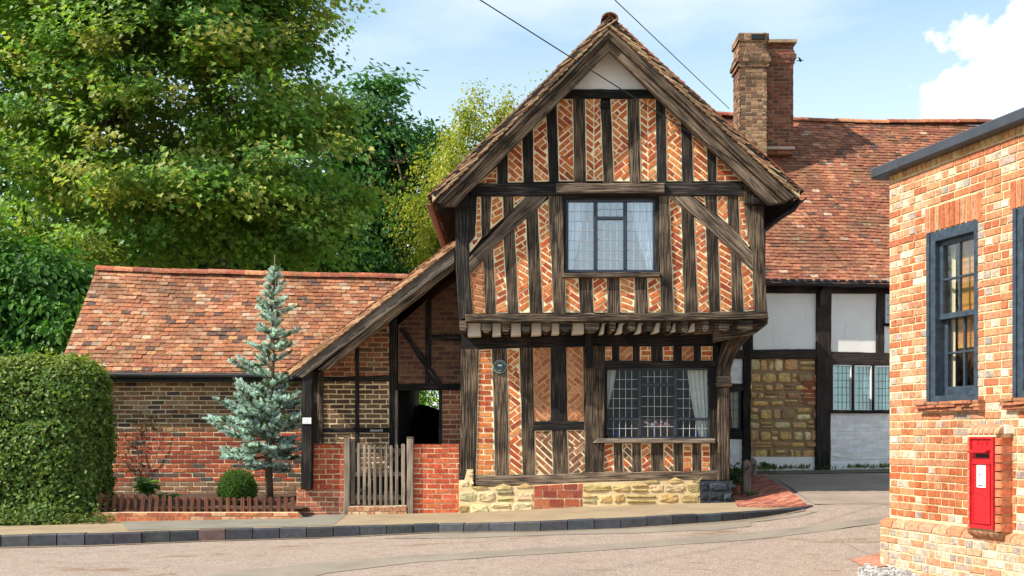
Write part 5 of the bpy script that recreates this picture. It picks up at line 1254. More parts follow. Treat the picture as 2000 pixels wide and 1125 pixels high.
# ---- post box in its brick pier
FO = .15
zt_p = rp(1897, 836, FO)[1]; zb_p = rp(1897, 1050, FO)[1]; s0, s1p = rp(1889, 940, FO)[0], rp(1943, 940, FO)[0]+.05
bx0, bx1 = rp(1897, 940, FO)[0], rp(1943, 940, FO)[0]; bz0 = rp(1897, 1030, FO)[1]; bz1 = rp(1897, 853, FO)[1]
mb = MB(); QR = [(.46, .13, .06), (.50, .16, .075), (.40, .11, .055), (.54, .2, .1)]
mb.prism(FR, [(s0, bz0-.02), (s1p-.05, bz0-.02), (s1p-.05, bz1+.03), (s0, bz1+.03)], FO-.012, .3, 0, RM); mb.prism(FR, [(s1p-.05, bz0-.019), (s1p-.010, bz0-.019), (s1p-.010, bz1+.029), (s1p-.05, bz1+.029)], FO-.05, .26, 0, RM)
z = bz0-.01
while z < bz1:     # near end face with rounded arrises, and the narrow front edges
    h = .066; vs = []; prof = []
    for k in range(6): th = math.pi/2*k/5; prof.append((s1p-.045+.045*math.sin(th), FO-.045+.045*math.cos(th)))
    prof = [(bx1+.004, FO)]+prof+[(s1p, -.01)]; c = jit(rnd.choice(QR), .15); n = len(prof)
    vs = [FR.w(a, z+.0, o_) for a, o_ in prof]+[FR.w(a, z+h, o_) for a, o_ in prof]
    mb.add(vs, [(k, k+1, n+k+1, n+k) for k in range(n-1)]+[tuple(range(n)), tuple(range(2*n-1, n-1, -1))], 1, c)
    put_brick(mb, FR, [(s0, z), (bx0-.004, z), (bx0-.004, z+h), (s0, z+h)], FO-.012, .012, QR); z += .0775
# corbelled foot and weathered brick-on-edge top
def curved(zs, top, col):
    n = 6; k2 = 8; du = (s1p-s0)/n
    for i in range(n):
        u0, u1 = s0+du*i+.004, s0+du*(i+1)-.004; vs = []
        for k in range(k2+1):
            th = math.pi/2*k/k2; o_ = FO*math.cos(th)+.004; zz2 = zs+(1 if top else -1)*.085*math.sin(th); vs += [FR.w(u0, zz2, o_), FR.w(u1, zz2, o_)]
        b = len(vs); vs += [FR.w(u0, zs, -.01), FR.w(u1, zs, -.01)]
        mb.add(vs, [(2*k, 2*k+1, 2*k+3, 2*k+2) for k in range(k2)]+[tuple([2*k+1 for k in range(k2+1)]+[b+1]), tuple([2*k for k in range(k2+1)]+[b])], 1, jit(col, .18))
curved(bz1+.03, True, (.50, .24, .14)); curved(bz0-.02, False, (.34, .17, .09))
mb.prism(FR, [(s1p-.07, bz1+.03), (s1p+.02, bz1+.03), (s1p+.01, bz1+.11), (s1p-.06, bz1+.10)], FO*.6, .2, 0, (.8, .74, .62))
mb.build('post_box_pier', [M['mortar'], M['brick']], shop)
pbx = thing('post_box', FR.w((bx0+bx1)/2, bz0, FO), 'red cast iron post box with a white notice, set in a brick pier', 'post box')
def d2(mbx, x0, x1, y0, y1, off, dep, ch=.004): mbx.prism(FR, [(x0, y0), (x1, y0), (x1, y1), (x0, y1)], off, dep, 0, (1, 1, 1), ch)
W_, H_ = bx1-bx0, bz1-bz0
X = lambda t: bx0+W_*t
Z = lambda t: bz1-H_*t
m = MB(); d2(m, bx0, bx1, bz0, bz1, FO+.008, .2, .004); d2(m, X(0), X(.05), bz0, bz1, FO+.028, .02); d2(m, X(.95), X(1), bz0, bz1, FO+.028, .02); d2(m, X(.05), X(.95), Z(.025), bz1, FO+.028, .02); d2(m, X(.05), X(.95), bz0, Z(.965), FO+.028, .02); m.build('body', M['red'], pbx)
m = MB(); vs = [FR.w(X(.12), Z(.135), FO+.012), FR.w(X(.82), Z(.135), FO+.012), FR.w(X(.86), Z(.162), FO+.075), FR.w(X(.10), Z(.162), FO+.075), FR.w(X(.12), Z(.172), FO+.012), FR.w(X(.82), Z(.172), FO+.012), FR.w(X(.86), Z(.172), FO+.072), FR.w(X(.10), Z(.172), FO+.072)]
m.add(vs, [(0, 1, 2, 3), (7, 6, 5, 4), (3, 2, 6, 7), (0, 3, 7, 4), (1, 5, 6, 2)]); m.build('hood', M['red'], pbx)
m = MB(); d2(m, X(.24), X(.78), Z(.225), Z(.19), FO+.012, .01, 0); m.build('letter_slot', M['ink'], pbx)
m = MB(); d2(m, X(.13), X(.85), Z(.945), Z(.275), FO+.014, .02); d2(m, X(.10), X(.92), Z(.30), Z(.285), FO+.026, .02)
d2(m, X(.13), X(.155), Z(.945), Z(.30), FO+.026, .02); d2(m, X(.85), X(.875), Z(.945), Z(.30), FO+.026, .02); d2(m, X(.13), X(.875), Z(.945), Z(.935), FO+.026, .02)
d2(m, X(.30), X(.74), Z(.565), Z(.30), FO+.020, .02); door = m.build('door', M['red'], pbx)
m = MB(); d2(m, X(.33), X(.70), Z(.55), Z(.31), FO+.024, .01, 0); m.build('notice', M['white'], door)
m = MB()
for (a_, b_, y_) in [(.37, .42, .385), (.40, .52, .40), (.42, .50, .43), (.40, .60, .525), (.64, .68, .52)]: d2(m, X(a_), X(b_), Z(y_+.012), Z(y_), FO+.0255, .004, 0)
m.build('notice_print', M['ink'], door)
m = MB(); d2(m, X(.23), X(.45), Z(.625), Z(.575), FO+.020, .02); d2(m, X(.27), X(.33), Z(.615), Z(.60), FO+.023, .01, 0); m.build('lock_plate', M['red'], door)
for ch_, tx in (('V', .30), ('R', .72)): text_thing('raised_letter', ch_, FR, None, (X(tx), Z(.075)), FO+.009, .06, M['red'], pbx, ext=.006)
m = MB(); d2(m, X(.44), X(.60), Z(.075), Z(.06), FO+.016, .02); d2(m, X(.46), X(.58), Z(.06), Z(.045), FO+.018, .02); d2(m, X(.49), X(.55), Z(.10), Z(.08), FO+.016, .02); m.build('raised_crown', M['red'], pbx)

# ================================================================== trees, hedge, shrubs
rs = np.random.default_rng(11)
def tree(name, base, label, cat, trunk_fn, blobs, nclump, per, csize, lsize, pal, kind, group=None, **k):
    t = thing(name, base, label, cat, group)
    (V, F, C), cl = crown(rs, blobs, nclump, per, csize, lsize, pal, kind, **k)
    leaf_mesh('crown', V, F, C, M['leaf'], t)
    m = MB(); trunk_fn(m, Vector(base), cl); m.build('trunk', M['bark'], t, smooth=True); return t
def std_trunk(r0, fork, nl, top, n2=70, multi=1, sp=.4):
    def f(m, b, cl):
        ends = []
        for j in range(multi):
            o = Vector((rs.normal()*sp*(multi > 1), rs.normal()*sp*.5*(multi > 1), 0))
            tp = b+o*1.6+Vector((rs.normal()*.3, 0, fork)); limb(m, b+o-Vector((0, 0, .4)), tp, r0, r0*.7, rs, .06, 6, 9)
            for i in range(nl):
                a = 2*math.pi*(i+rs.random()*.6)/nl; h = top*rs.uniform(.55, 1.0); e = tp+Vector((math.cos(a)*h*.42, math.sin(a)*h*.42, h*rs.uniform(.5, .95)))
                pts = limb(m, tp-Vector((0, 0, fork*.25*rs.random())), e, r0*.42, r0*.10, rs, .18, 7, 6); ends += pts[2:]
        E = np.array([tuple(p) for p in ends])
        for c in cl[rs.choice(len(cl), min(n2, len(cl)), replace=False)]:
            d = np.linalg.norm(E-c, axis=1); i = int(np.argmin(d))
            if d[i] < 5: limb(m, E[i], c, r0*.09, r0*.02, rs, .2, 4, 5)
    return f
def bz(px, py, Y): p = at(px, py, Y); return (p.x, p.y, p.z)
def blob(px, py, Y, rx, ry, rz): p = at(px, py, Y); return (p.x, p.y, p.z, rx, ry, rz)
SYC = [(.21, .335, .06), (.165, .30, .055), (.26, .365, .065), (.125, .245, .05), (.20, .325, .055), (.35, .355, .08)]
b0 = at(300, 640, 27.6); b0.z = CZ-1.2
blobs = [blob(330, 120, 27, 3.6, 3.4, 3.2), blob(120, 150, 26.5, 2.8, 2.8, 2.7), blob(510, 190, 26.5, 1.7, 2.4, 2.4), blob(580, 300, 26, 1.15, 1.8, 1.4), blob(310, 350, 25, 2.6, 2.0, 1.0), blob(60, 370, 25.5, 2.2, 2.2, 1.7), blob(440, 440, 26, 2.3, 2.2, .9), blob(560, 60, 27, .9, 1.6, 1.7), blob(200, -80, 27, 4.0, 3.4, 2.2), blob(430, -70, 27, 2.2, 2.6, 1.6), blob(600, 450, 26.5, 1.2, 1.6, .8), blob(-60, 60, 27, 2.4, 2.6, 2.8), blob(690, 375, 26.3, .6, 1.0, .25), blob(640, 220, 26.5, .5, .8, .8), blob(620, 110, 26.8, .4, .8, .7), blob(230, 460, 26, 2.5, 1.6, .6)]
tree('sycamore_tree', b0, 'huge spreading sycamore with lobed leaves behind the outbuilding, filling the upper left', 'tree', std_trunk(.24, 4.6, 5, 5.2, 200, 3, .55), blobs, 1700, 78, .27, .135, SYC, 'palmate', up=.9, out=.5, inner=.45, hang=.5, boughs=(230, .56))
# darker trees beyond
DG = [(.05, .15, .032), (.07, .185, .04), (.09, .215, .05), (.045, .125, .03)]
tree('oak_tree', at(715, 900, 37), 'dark green rounded tree between the sycamore and the birch', 'tree', std_trunk(.3, 4, 5, 7, 40), [blob(705, 240, 37, 1.5, 1.7, 1.5), blob(690, 380, 37, 2.2, 2.2, 2.2), blob(750, 330, 37, 1.3, 1.6, 1.7), blob(770, 470, 36.5, 1.8, 1.8, 1.7), blob(660, 480, 37, 2.4, 2, 2), blob(640, 300, 38, 2, 2, 2.4), blob(740, 215, 37, .8, 1, .8)], 420, 62, .30, .23, DG, 'oak', up=.6, out=.8, inner=.5, boughs=(70, .5))
tree('broadleaf_tree', at(820, 900, 39), 'smaller dark tree close to the left of the yellow-green birch', 'tree', std_trunk(.2, 4, 4, 5, 20), [blob(825, 300, 39, .8, 1, .9), blob(812, 380, 39, 1.1, 1.2, 1.5), blob(800, 480, 38.5, 1.6, 1.5, 1.6)], 120, 56, .32, .25, DG, 'oak', up=.6, out=.8)
tree('evergreen_tree', at(420, 900, 33), 'deep green tree standing close behind the sycamore, above the outbuilding ridge', 'tree', std_trunk(.3, 4, 5, 7, 20), [blob(230, 500, 32, 3.0, 1.5, .8), blob(150, 400, 33, 4.5, 2, 2.6), blob(420, 420, 33, 4.0, 2, 2.2), blob(560, 480, 33, 2.0, 2, 1.2)], 320, 60, .5, .30, [(.075, .16, .03), (.095, .19, .038), (.055, .125, .028)], 'oak', inner=.2)
BI = [(.36, .37, .04), (.29, .33, .04), (.42, .40, .06), (.22, .28, .035)]
tree('birch_tree', at(930, 900, 34), 'yellow-green birch with hanging twigs behind the gable roof', 'tree', std_trunk(.16, 4, 5, 6, 60), [blob(905, 270, 34, 1.0, 1.2, 1.0), blob(960, 270, 34, 1.2, 1.2, 1.0), blob(880, 340, 33.5, .9, 1.2, 1.0), blob(930, 380, 34, 1.6, 1.4, 1.4), blob(850, 430, 33.5, .8, 1.0, 1.2), blob(900, 480, 34, 1.8, 1.4, 1.2), blob(1000, 240, 34, .9, 1.0, .5), blob(835, 395, 33.5, .5, .7, .5)], 260, 130, .17, .10, BI, 'plain', up=.35, out=.5, flat_=1.7, hang=1.5, inner=.35, boughs=(60, .38))
# laurel on the far left behind the hedge
b = at(70, 900, 20.5); b.z = CZ-1.1
tree('laurel_shrub', b, 'tall glossy laurel shrub behind the clipped hedge at the left edge', 'shrub', std_trunk(.10, 1.4, 5, 2.2, 30), [blob(60, 580, 20.5, 1.35, 1.2, 1.0), blob(-60, 560, 20.5, 1.3, 1.2, 1.2), blob(120, 640, 20.0, .75, .8, .8), blob(20, 700, 20.2, 1.4, 1, .9), blob(140, 560, 21, .5, .7, .5)], 420, 46, .20, .155, [(.06, .165, .025), (.08, .20, .03), (.105, .235, .04), (.045, .125, .022)], 'lance' if False else 'oval', up=.5, out=.7, hang=.8)
b = at(245, 900, 22.0); b.z = CZ-1.1
tree('yellow_shrub', b, 'small bright yellow-green shrub showing over the left end of the tiled roof', 'shrub', std_trunk(.08, 1.4, 4, 2, 12), [blob(165, 560, 22.4, .5, .6, .5), blob(160, 510, 22.6, .6, .7, .5)], 40, 50, .16, .12, [(.19, .23, .03), (.14, .2, .03)], 'oval')
# sunlit greenery beyond the passage
b = at(820, 900, 23.5); b.z = CZ-1.1
tree('garden_shrub', b, 'sunlit bright green shrub seen through the porch doorway', 'shrub', std_trunk(.06, .5, 4, 1.4, 16), [blob(820, 770, 23.5, .8, .6, .55), blob(850, 790, 23.3, .6, .5, .5), blob(790, 800, 23.6, .7, .5, .6), blob(820, 850, 23.5, 1, .5, .6)], 90, 40, .13, .16, [(.14, .27, .03), (.20, .34, .05), (.10, .2, .03)], 'lance', hang=.5)

# clipped hedge: woody core with thousands of small leaves on its surface
HX0, HX1, HY0, HY1, HZ0, HZ1 = -9.6, -5.93, 15.0, 16.35, CZ-1.27, CZ+1.13
hedge = thing('clipped_hedge', ((HX0+HX1)/2, (HY0+HY1)/2, HZ0), 'tall clipped green hedge with a rounded shoulder at the left edge', 'hedge')
def hedge_pt(u, v, face):
    # rounded box: returns point and normal
    if face == 0: p = Vector((HX0+(HX1-HX0)*u, HY0, HZ0+(HZ1-HZ0)*v)); n = Vector((0, -1, 0))
    elif face == 1: p = Vector((HX1, HY0+(HY1-HY0)*u, HZ0+(HZ1-HZ0)*v)); n = Vector((1, 0, 0))
    else: p = Vector((HX0+(HX1-HX0)*u, HY0+(HY1-HY0)*v, HZ1)); n = Vector((0, 0, 1))
    rad = .58; c = Vector((min(p.x, HX1-rad), max(HY0+rad, min(HY1-rad, p.y)), min(p.z, HZ1-rad))); d = p-c
    if d.length > rad: n = d.normalized(); p = c+n*rad
    bul = .13*noise.noise(Vector((p.x*1.3, p.y*1.3, p.z*1.3)))+.05*noise.noise(Vector((p.x*4, p.y*4, p.z*4)))
    crease = -.07*math.exp(-((p.z-(CZ+.28+.05*math.sin(p.x*3)))/.06)**2) if face == 0 else 0
    low = .10*max(0, 1-(p.z-HZ0)/.35)
    return p+n*(bul+crease+low), n
P, Nn, D = [], [], []
for face, cnt in ((0, 15500), (1, 6500), (2, 7500)):
    for _ in range(cnt):
        p, n = hedge_pt(rs.random(), rs.random(), face)
        P.append(p+n*(rs.normal()*.024+(abs(rs.normal())*.07 if rs.random() < .06 else 0))); Nn.append(n*.8+Vector((0, 0, .35))+Vector(rs.normal(size=3))*.5); D.append(Vector(rs.normal(size=3))+Vector((0, 0, .5))+n*.6)
P = np.array(P); n = len(P)
hc = np.array([(.12, .20, .034), (.09, .17, .03), (.155, .235, .045), (.065, .13, .026), (.21, .275, .075), (.13, .12, .04)])[:, :][rs.integers(5, size=n)]*rs.uniform(.75, 1.25, (n, 1))
lit_top = np.clip((P[:, 2]-(CZ+.75))/.35, 0, 1)[:, None]; hc = hc*1.12; hc = hc*(1-lit_top*.45)+np.array([[.27, .29, .05]])*lit_top*.45  # sunlight on the hedge top painted in as yellower leaves
V, F, C = leaves(P, unit(np.array(Nn)), unit(np.array(D)), rs.uniform(.04, .085, n), hc, 'plain'); leaf_mesh('leaves', V, F, C, M['leaf'], hedge)
m = MB()
for face, nu, nv in ((0, 30, 20), (1, 12, 20), (2, 30, 12)):
    vs = []
    for j in range(nv+1):
        for i in range(nu+1): p, q = hedge_pt(i/nu, j/nv, face); vs.append(p-q*.07)
    m.add(vs, [(j*(nu+1)+i, j*(nu+1)+i+1, (j+1)*(nu+1)+i+1, (j+1)*(nu+1)+i) for j in range(nv) for i in range(nu)])
m.build('twigs', m_plain('hedge_twigs', (.022, .028, .010), .95, .5, 1.4, 20, .8, .02, 30), hedge, smooth=True)
# ivy and ground growth at the hedge foot
P = []; 
for _ in range(900): P.append((rs.uniform(-8, -5.55), 14.75+abs(rs.normal())*.22, pave_z(-6)+.02+abs(rs.normal())*.09))
P = np.array(P); n = len(P); V, F, C = leaves(P, unit(np.array([0, -.3, 1.])+rs.normal(size=(n, 3))*.5), unit(rs.normal(size=(n, 3))), rs.uniform(.04, .08, n), np.array([(.10, .16, .03), (.16, .2, .04)])[rs.integers(2, size=n)]*rs.uniform(.7, 1.2, (n, 1)), 'oval')
tag(leaf_mesh('ground_cover', V, F, C, M['leaf'], loc=(-6.5, 14.9, pave_z(-6))), 'low ivy spilling onto the pavement at the foot of the hedge', 'ground cover', kind='stuff')

# ---- blue spruce
def spruce():
    Y = 16.75; b = at(527, 972, Y); t = thing('blue_spruce', b, 'young blue spruce with irregular silvery branches in front of the outbuilding', 'spruce')
    top = at(537, 497, Y); m = MB(); tr = [b-Vector((0, 0, .1)), at(524, 900, Y), at(528, 800, Y), at(533, 700, Y), at(531, 610, Y), at(535, 560, Y), top]
    m.tube(tr, [.065, .055, .045, .035, .025, .018, .008], 8); 
    sh = []      # shoots: base, direction, length
    def trunk_at(py): 
        z = at(0, py, Y).z
        for a, c in zip(tr[:-1], tr[1:]):
            if a.z <= z <= c.z: return a.lerp(c, (z-a.z)/(c.z-a.z))
        return tr[-1].copy()
    W_ = [(908, 78, 55, 7, -.10), (886, 140, 74, 13, -.06), (864, 134, 70, 12, .02), (840, 96, 66, 9, .1), (818, 100, 92, 13, .12), (798, 135, 74, 13, .10), (776, 105, 48, 10, .2), (745, 78, 36, 9, .2), (712, 52, 26, 6, .25), (682, 46, 52, 8, .2), (660, 34, 52, 7, .25), (628, 28, 24, 7, .35), (603, 36, 42, 8, .4), (580, 16, 18, 6, .5), (560, 14, 17, 6, .7), (545, 8, 7, 4, 1.0)]
    for (py, lw, rw, n, rise) in W_:
        for i in range(n):
            o = trunk_at(py+rs.normal()*6)
            a = 2*math.pi*(i+rs.uniform(-.3, .3))/n; c = math.cos(a); L = (rw if c > 0 else lw)/FPX*Y*rs.uniform(.42, 1.05)*(.5+.5*abs(c)) if abs(c) > .35 else (lw+rw)/2/FPX*Y*rs.uniform(.35, .7)
            d = Vector((c, math.sin(a)*.9, rise*rs.uniform(.2, 1.6)+rs.normal()*.13)).normalized(); e = o+d*L; mid = o.lerp(e, .5)+Vector((0, 0, -.05*L)); e += Vector((0, 0, .10*L))
            m.tube([o, mid, e], [.014, .009, .004], 5)
            k = max(3, int(L/.026))
            for j in range(k):
                tt = .30+.70*(j+rs.random()*.5)/k; p = (o.lerp(mid, tt*2) if tt < .5 else mid.lerp(e, tt*2-1)); dd = (e-mid).normalized()
                for sg in (-1, 1):
                    sd = dd.cross(Vector((0, 0, 1))).normalized()*sg; q = (dd*.75+sd*rs.uniform(.4, 1.0)+Vector((0, 0, rs.uniform(-.15, .55)))).normalized(); sh.append((p, q, rs.uniform(.08, .16)*(1.15-.3*tt)))
            sh.append((e, (e-mid).normalized(), rs.uniform(.08, .14)))
    for k in range(6): sh.append((at(537, 545-k*3, Y), Vector((rs.normal()*.8, rs.normal()*.8, .8)).normalized(), .09))
    m.build('trunk', M['bark'], t, smooth=True)
    P, D, Nn, Sz, Cc = [], [], [], [], []
    for p, q, L in sh:
        n = int(L/.0022); s = rs.random(n); rad = rs.normal(size=(n, 3)); qn = np.array(q); rad -= (rad@qn)[:, None]*qn; rad = unit(rad)
        P.append(np.array(p)[None]+qn*(s*L)[:, None]); d = unit(qn*.75+rad*.75); D.append(d); Nn.append(unit(np.cross(d, rs.normal(size=(n, 3))))); Sz.append(rs.uniform(.024, .038, n))
        old = rs.random() < .2; base = np.array((.10, .15, .05)) if old else np.array((.56, .70, .76))*rs.uniform(.65, 1.25); Cc.append(base[None]*rs.uniform(.75, 1.25, (n, 1)))
    P = np.concatenate(P); pts = leaf_shape('lance'); Sz = np.concatenate(Sz)
    # needles: one slim quad each
    D = np.concatenate(D); Nn = np.concatenate(Nn); X_ = np.cross(D, Nn); n = len(P); V = np.zeros((n, 4, 3))
    w = .0042
    V[:, 0] = P-X_*w; V[:, 1] = P+X_*w; V[:, 2] = P+D*Sz[:, None]+X_*w*.6; V[:, 3] = P+D*Sz[:, None]-X_*w*.6
    F = np.arange(n*4).reshape(n, 4); C = np.repeat(np.concatenate(Cc), 4, axis=0); leaf_mesh('needles', V.reshape(-1, 3), F, C, M['needle'], t); print('spruce needles', n)
spruce()

# ---- clipped ball, lance-leaved plants, climber remnants
def ballbush(px, py, Y, r, lab):
    c = at(px, py, Y); t = thing('clipped_box_ball', c-Vector((0, 0, r*1.1)), lab, 'shrub'); d = unit(rs.normal(size=(5200, 3))); k = 1+.13*np.array([noise.noise(Vector(x*3)) for x in d])[:, None]
    P = np.array(c)+d*np.array([r, r, r*1.06])*k*rs.uniform(.9, 1.05, (len(d), 1)); n = len(P)
    V, F, C = leaves(P, unit(d*.5+rs.normal(size=(n, 3))*.6), unit(d*.7+np.array([0, 0, .6])+rs.normal(size=(n, 3))*.3), rs.uniform(.03, .06, n), np.array([(.07, .16, .018), (.10, .21, .025), (.05, .12, .015)])[rs.integers(3, size=n)]*rs.uniform(.75, 1.2, (n, 1)), 'lance'); leaf_mesh('foliage', V, F, C, M['leaf'], t)
    m = MB(); vs = []; 
    m.lathe(c, [(.02, -r*1.0)]+[(r*.88*math.sin(math.pi*(i+.5)/9), -r*.92*math.cos(math.pi*(i+.5)/9)) for i in range(9)], 14); m.build('twigs', bpy.data.materials['hedge_twigs'], t, smooth=True)
ballbush(464, 958, 16.1, .27, 'round clipped green box ball beside the spruce trunk, in the flower bed')
def lanceplant(name, base, n, L, lab, cat, pal=[(.13, .28, .05), (.17, .33, .07), (.09, .2, .035)], lw=1.0, stems=6, h=.35, lean=.5):
    t = thing(name, base, lab, cat); m = MB(); P, D, Nn, Sz, Cc = [], [], [], [], []
    for i in range(stems):
        a = rs.uniform(0, 6.28); hh = h*rs.uniform(.6, 1.1); e = Vector(base)+Vector((math.cos(a)*hh*lean*.5, math.sin(a)*hh*lean*.5, hh)); pts = limb(m, base, e, .010, .005, rs, .1, 3, 5)
        for j in range(n//stems):
            p = Vector(base).lerp(e, rs.uniform(.35, 1)**.7); a2 = rs.uniform(0, 6.28); d = Vector((math.cos(a2), math.sin(a2), rs.uniform(-.3, .7))).normalized(); P.append(tuple(p)); D.append(tuple(d)); Nn.append(tuple((Vector((0, 0, 1))+d*.1+Vector(rs.normal(size=3))*.25).normalized())); Sz.append(L*rs.uniform(.6, 1.2)); Cc.append(np.array(pal[rs.integers(len(pal))])*rs.uniform(.8, 1.2))
    m.build('stems', M['bark'], t); V, F, C = leaves(np.array(P), np.array(Nn), np.array(D), np.array(Sz), np.array(Cc), 'oval' if lw > 1 else 'lance'); leaf_mesh('foliage', V, F, C, M['leaf'], t); return t
b = at(292, 975, 16.9); lanceplant('leafy_plant', b, 110, .17, 'bright green leafy plant growing against the outbuilding wall', 'plant', lw=2, stems=7, h=.36, lean=.9)
b = at(328, 985, 16.4); lanceplant('leafy_plant', b, 50, .13, 'smaller leafy plant low behind the picket edging', 'plant', lw=2, stems=5, h=.2, lean=1.2)
P = np.stack([rs.normal(-6.32+.0, .12, 170), np.full(170, YW-.03)-rs.random(170)*.06, CZ-.75+rs.random(170)*1.15], 1); P[:, 0] += .18*np.sin(P[:, 2]*5); n = len(P)
V, F, C = leaves(P, unit(np.array([0, -1., .3])+rs.normal(size=(n, 3))*.5), unit(rs.normal(size=(n, 3))+np.array([0, 0, -.6])), rs.uniform(.03, .06, n), np.array([(.12, .06, .03), (.16, .08, .035), (.08, .06, .02)])[rs.integers(3, size=n)], 'plain')
t = thing('wall_climber', (-6.25, YW-.05, CZ-1), 'dry brown climber on the outbuilding wall beside the hedge', 'climber'); leaf_mesh('foliage', V, F, C, M['leaf'], t); m = MB()
for k in range(4): limb(m, (-6.25+rs.normal()*.08, YW-.03, CZ-1), (-6.2+rs.normal()*.25, YW-.03, CZ+rs.uniform(0, .5)), .01, .004, rs, .12, 6, 5)
m.build('stems', M['bark'], t)
# grass tufts and weeds along the rear verge and gate foot
P, D = [], []
for _ in range(1500):
    q = FB.w(rs.uniform(-1.4, 4), 0, .12+abs(rs.normal())*.22); P.append((q.x, q.y, road_z(q.x, q.y)+.05)); D.append((rs.normal()*.5, rs.normal()*.5, 1))
P = np.array(P); keep = np.array([noise.noise(Vector((p[0]*2.2, p[1]*3, 4))) > .02 for p in P]); P = P[keep]; D = unit(np.array(D)[keep]); n = len(P)
V, F, C = leaves(P, unit(np.cross(D, rs.normal(size=(n, 3)))), D, rs.uniform(.04, .11, n), np.array([(.11, .16, .03), (.17, .19, .05), (.08, .13, .025)])[rs.integers(3, size=n)], 'lance')
tag(leaf_mesh('grass_tufts', V, F, C, M['leaf'], loc=(6, 20, CZ-.7)), 'weeds and grass tufts along the foot of the white rear wall', 'grass', kind='stuff')

# ================================================================== small things
# round green plaque on the stud
p = c5((264, 318))[0]; a, b = FL.px(*p, .06); pq = thing('wall_plaque', FL.w(a, b, .05), 'round dark green plaque on a stud left of the herringbone panels', 'plaque')
M['green_enamel'] = m_plain('green_enamel', (.028, .055, .042), .4, .9, 1.1, 12, 0, spec=.5)
def disc(mb, fr, a, b, r, off, dep, n=28, ch=.003, r0=0): mb.prism(fr, [(a+r*math.cos(2*math.pi*k/n), b+r*math.sin(2*math.pi*k/n)) for k in range(n)], off, dep, 0, (1, 1, 1), ch)
m = MB(); disc(m, FL, a, b, .108, .052, .03); m.build('disc', M['green_enamel'], pq)
m = MB(); n = 30
vs = [FL.w(a+r*math.cos(2*math.pi*k/n), b+r*math.sin(2*math.pi*k/n), .056) for r in (.098, .092) for k in range(n)]; m.add(vs, [(k, (k+1) % n, n+(k+1) % n, n+k) for k in range(n)]); m.build('rim', M['lead'], pq)
for col, x0, x1, y0, y1 in [((.75, .76, .74), -.032, .03, .010, .030), ((.05, .13, .42), -.024, .028, -.010, .012), ((.65, .55, .10), .0, .030, .004, .016)]:
    m = MB(); m.prism(FL, [(a+x0, b+y0), (a+x1, b+y0), (a+x1, b+y1), (a+x0, b+y1)], .055+.001*abs(col[0]), .004, 0, col); m.build('emblem', M['paint'], pq)
m = MB()
for k in range(9):
    th = math.pi*(.15+.7*k/8); x, z = a+.074*math.cos(th), b+.074*math.sin(th); m.prism(FL, [(x-.004, z-.006), (x+.004, z-.006), (x+.004, z+.006), (x-.004, z+.006)], .0555, .004)
for k in range(2): m.prism(FL, [(a-.02+.024*k, b-.065), (a-.006+.024*k, b-.065), (a-.006+.024*k, b-.045), (a-.02+.024*k, b-.045)], .0555, .004)
m.build('raised_marks', M['lead'], pq)

# curtains
CUR = (.72, .72, .68)
def fq(fr, pts): return [fr.px(*q) for q in pts]
def drape_curtain(fr, top, bot, off, lab, col, amp=.018, wl=.07, group=None):
    """top and bot: (x0,x1,z) of the head and of the hem"""
    m = MB(); n, rows = 36, 14; vs = []
    for r in range(rows+1):
        t = r/rows; e = t**1.3; x0 = top[0]+(bot[0]-top[0])*e; x1 = top[1]+(bot[1]-top[1])*e; z = top[2]+(bot[2]-top[2])*t
        for i in range(n+1):
            s = i/n; vs.append(fr.w(x0+(x1-x0)*s, z, off+amp*math.sin(s*(top[1]-top[0])/wl*6.28+t)*(1)+.006*math.sin(s*17+t*6)))
    m.add(vs, [(r*(n+1)+i, (r+1)*(n+1)+i, (r+1)*(n+1)+i+1, r*(n+1)+i+1) for r in range(rows) for i in range(n)], 0, col)
    c = fr.w((top[0]+top[1])/2, top[2], off); return tag(m.build('curtain', M['cloth'], loc=c, smooth=True), lab, 'curtain')
def X5(x, y=500): return FL.px(*c5((x, y))[0], -.15)
def X4(x, y=300): return FU.px(*c4((x, y))[0], -.15)
zt_, zb_ = X5(900, 325)[1], X5(900, 712)[1]
drape_curtain(FL, (X5(832)[0], X5(888)[0], zt_), (X5(830)[0], X5(842)[0], X5(0, 545)[1]), -.16, 'white curtain drawn to the left side of the ground floor leaded window', CUR)
drape_curtain(FL, (X5(1268)[0], X5(1378)[0], zt_), (X5(1335)[0], X5(1388)[0], zb_), -.16, 'white curtain with gathered folds at the right side of the ground floor leaded window', CUR)
zt_, zb_ = X4(0, 140)[1], X4(0, 538)[1]
drape_curtain(FU, (X4(785)[0], X4(882)[0], zt_), (X4(785)[0], X4(812)[0], zb_), -.16, 'white curtain swept to the left side of the upstairs window', (.90, .90, .89))
drape_curtain(FU, (X4(1128)[0], X4(1262)[0], zt_), (X4(1228)[0], X4(1262)[0], zb_), -.16, 'white curtain swept to the right side of the upstairs window', (.90, .90, .89))
def X7(x, y=500): return FB.px(*c7((x, y))[0], 0)
for x0, x1, lb in [(512, 592, 'pale net curtain in the left light of the rear house window'), (606, 672, 'pale net curtain in the middle light of the rear house window'), (694, 776, 'pale net curtain in the light of the rear house window nearest the brick building')]:
    m_ = drape_curtain(FB, (X7(x0)[0], X7(x1)[0], X7(0, 436)[1]), (X7(x0)[0], X7(x1)[0], X7(0, 636)[1]), -.035, lb, (.58, .72, .70), .012, .06)
drape_curtain(FB, (X7(60)[0], X7(102)[0], X7(0, 552)[1]), (X7(72)[0], X7(102)[0], X7(0, 712)[1]), -.03, 'white curtain in the narrow rear window beside the carved corner post', CUR, .012, .05)
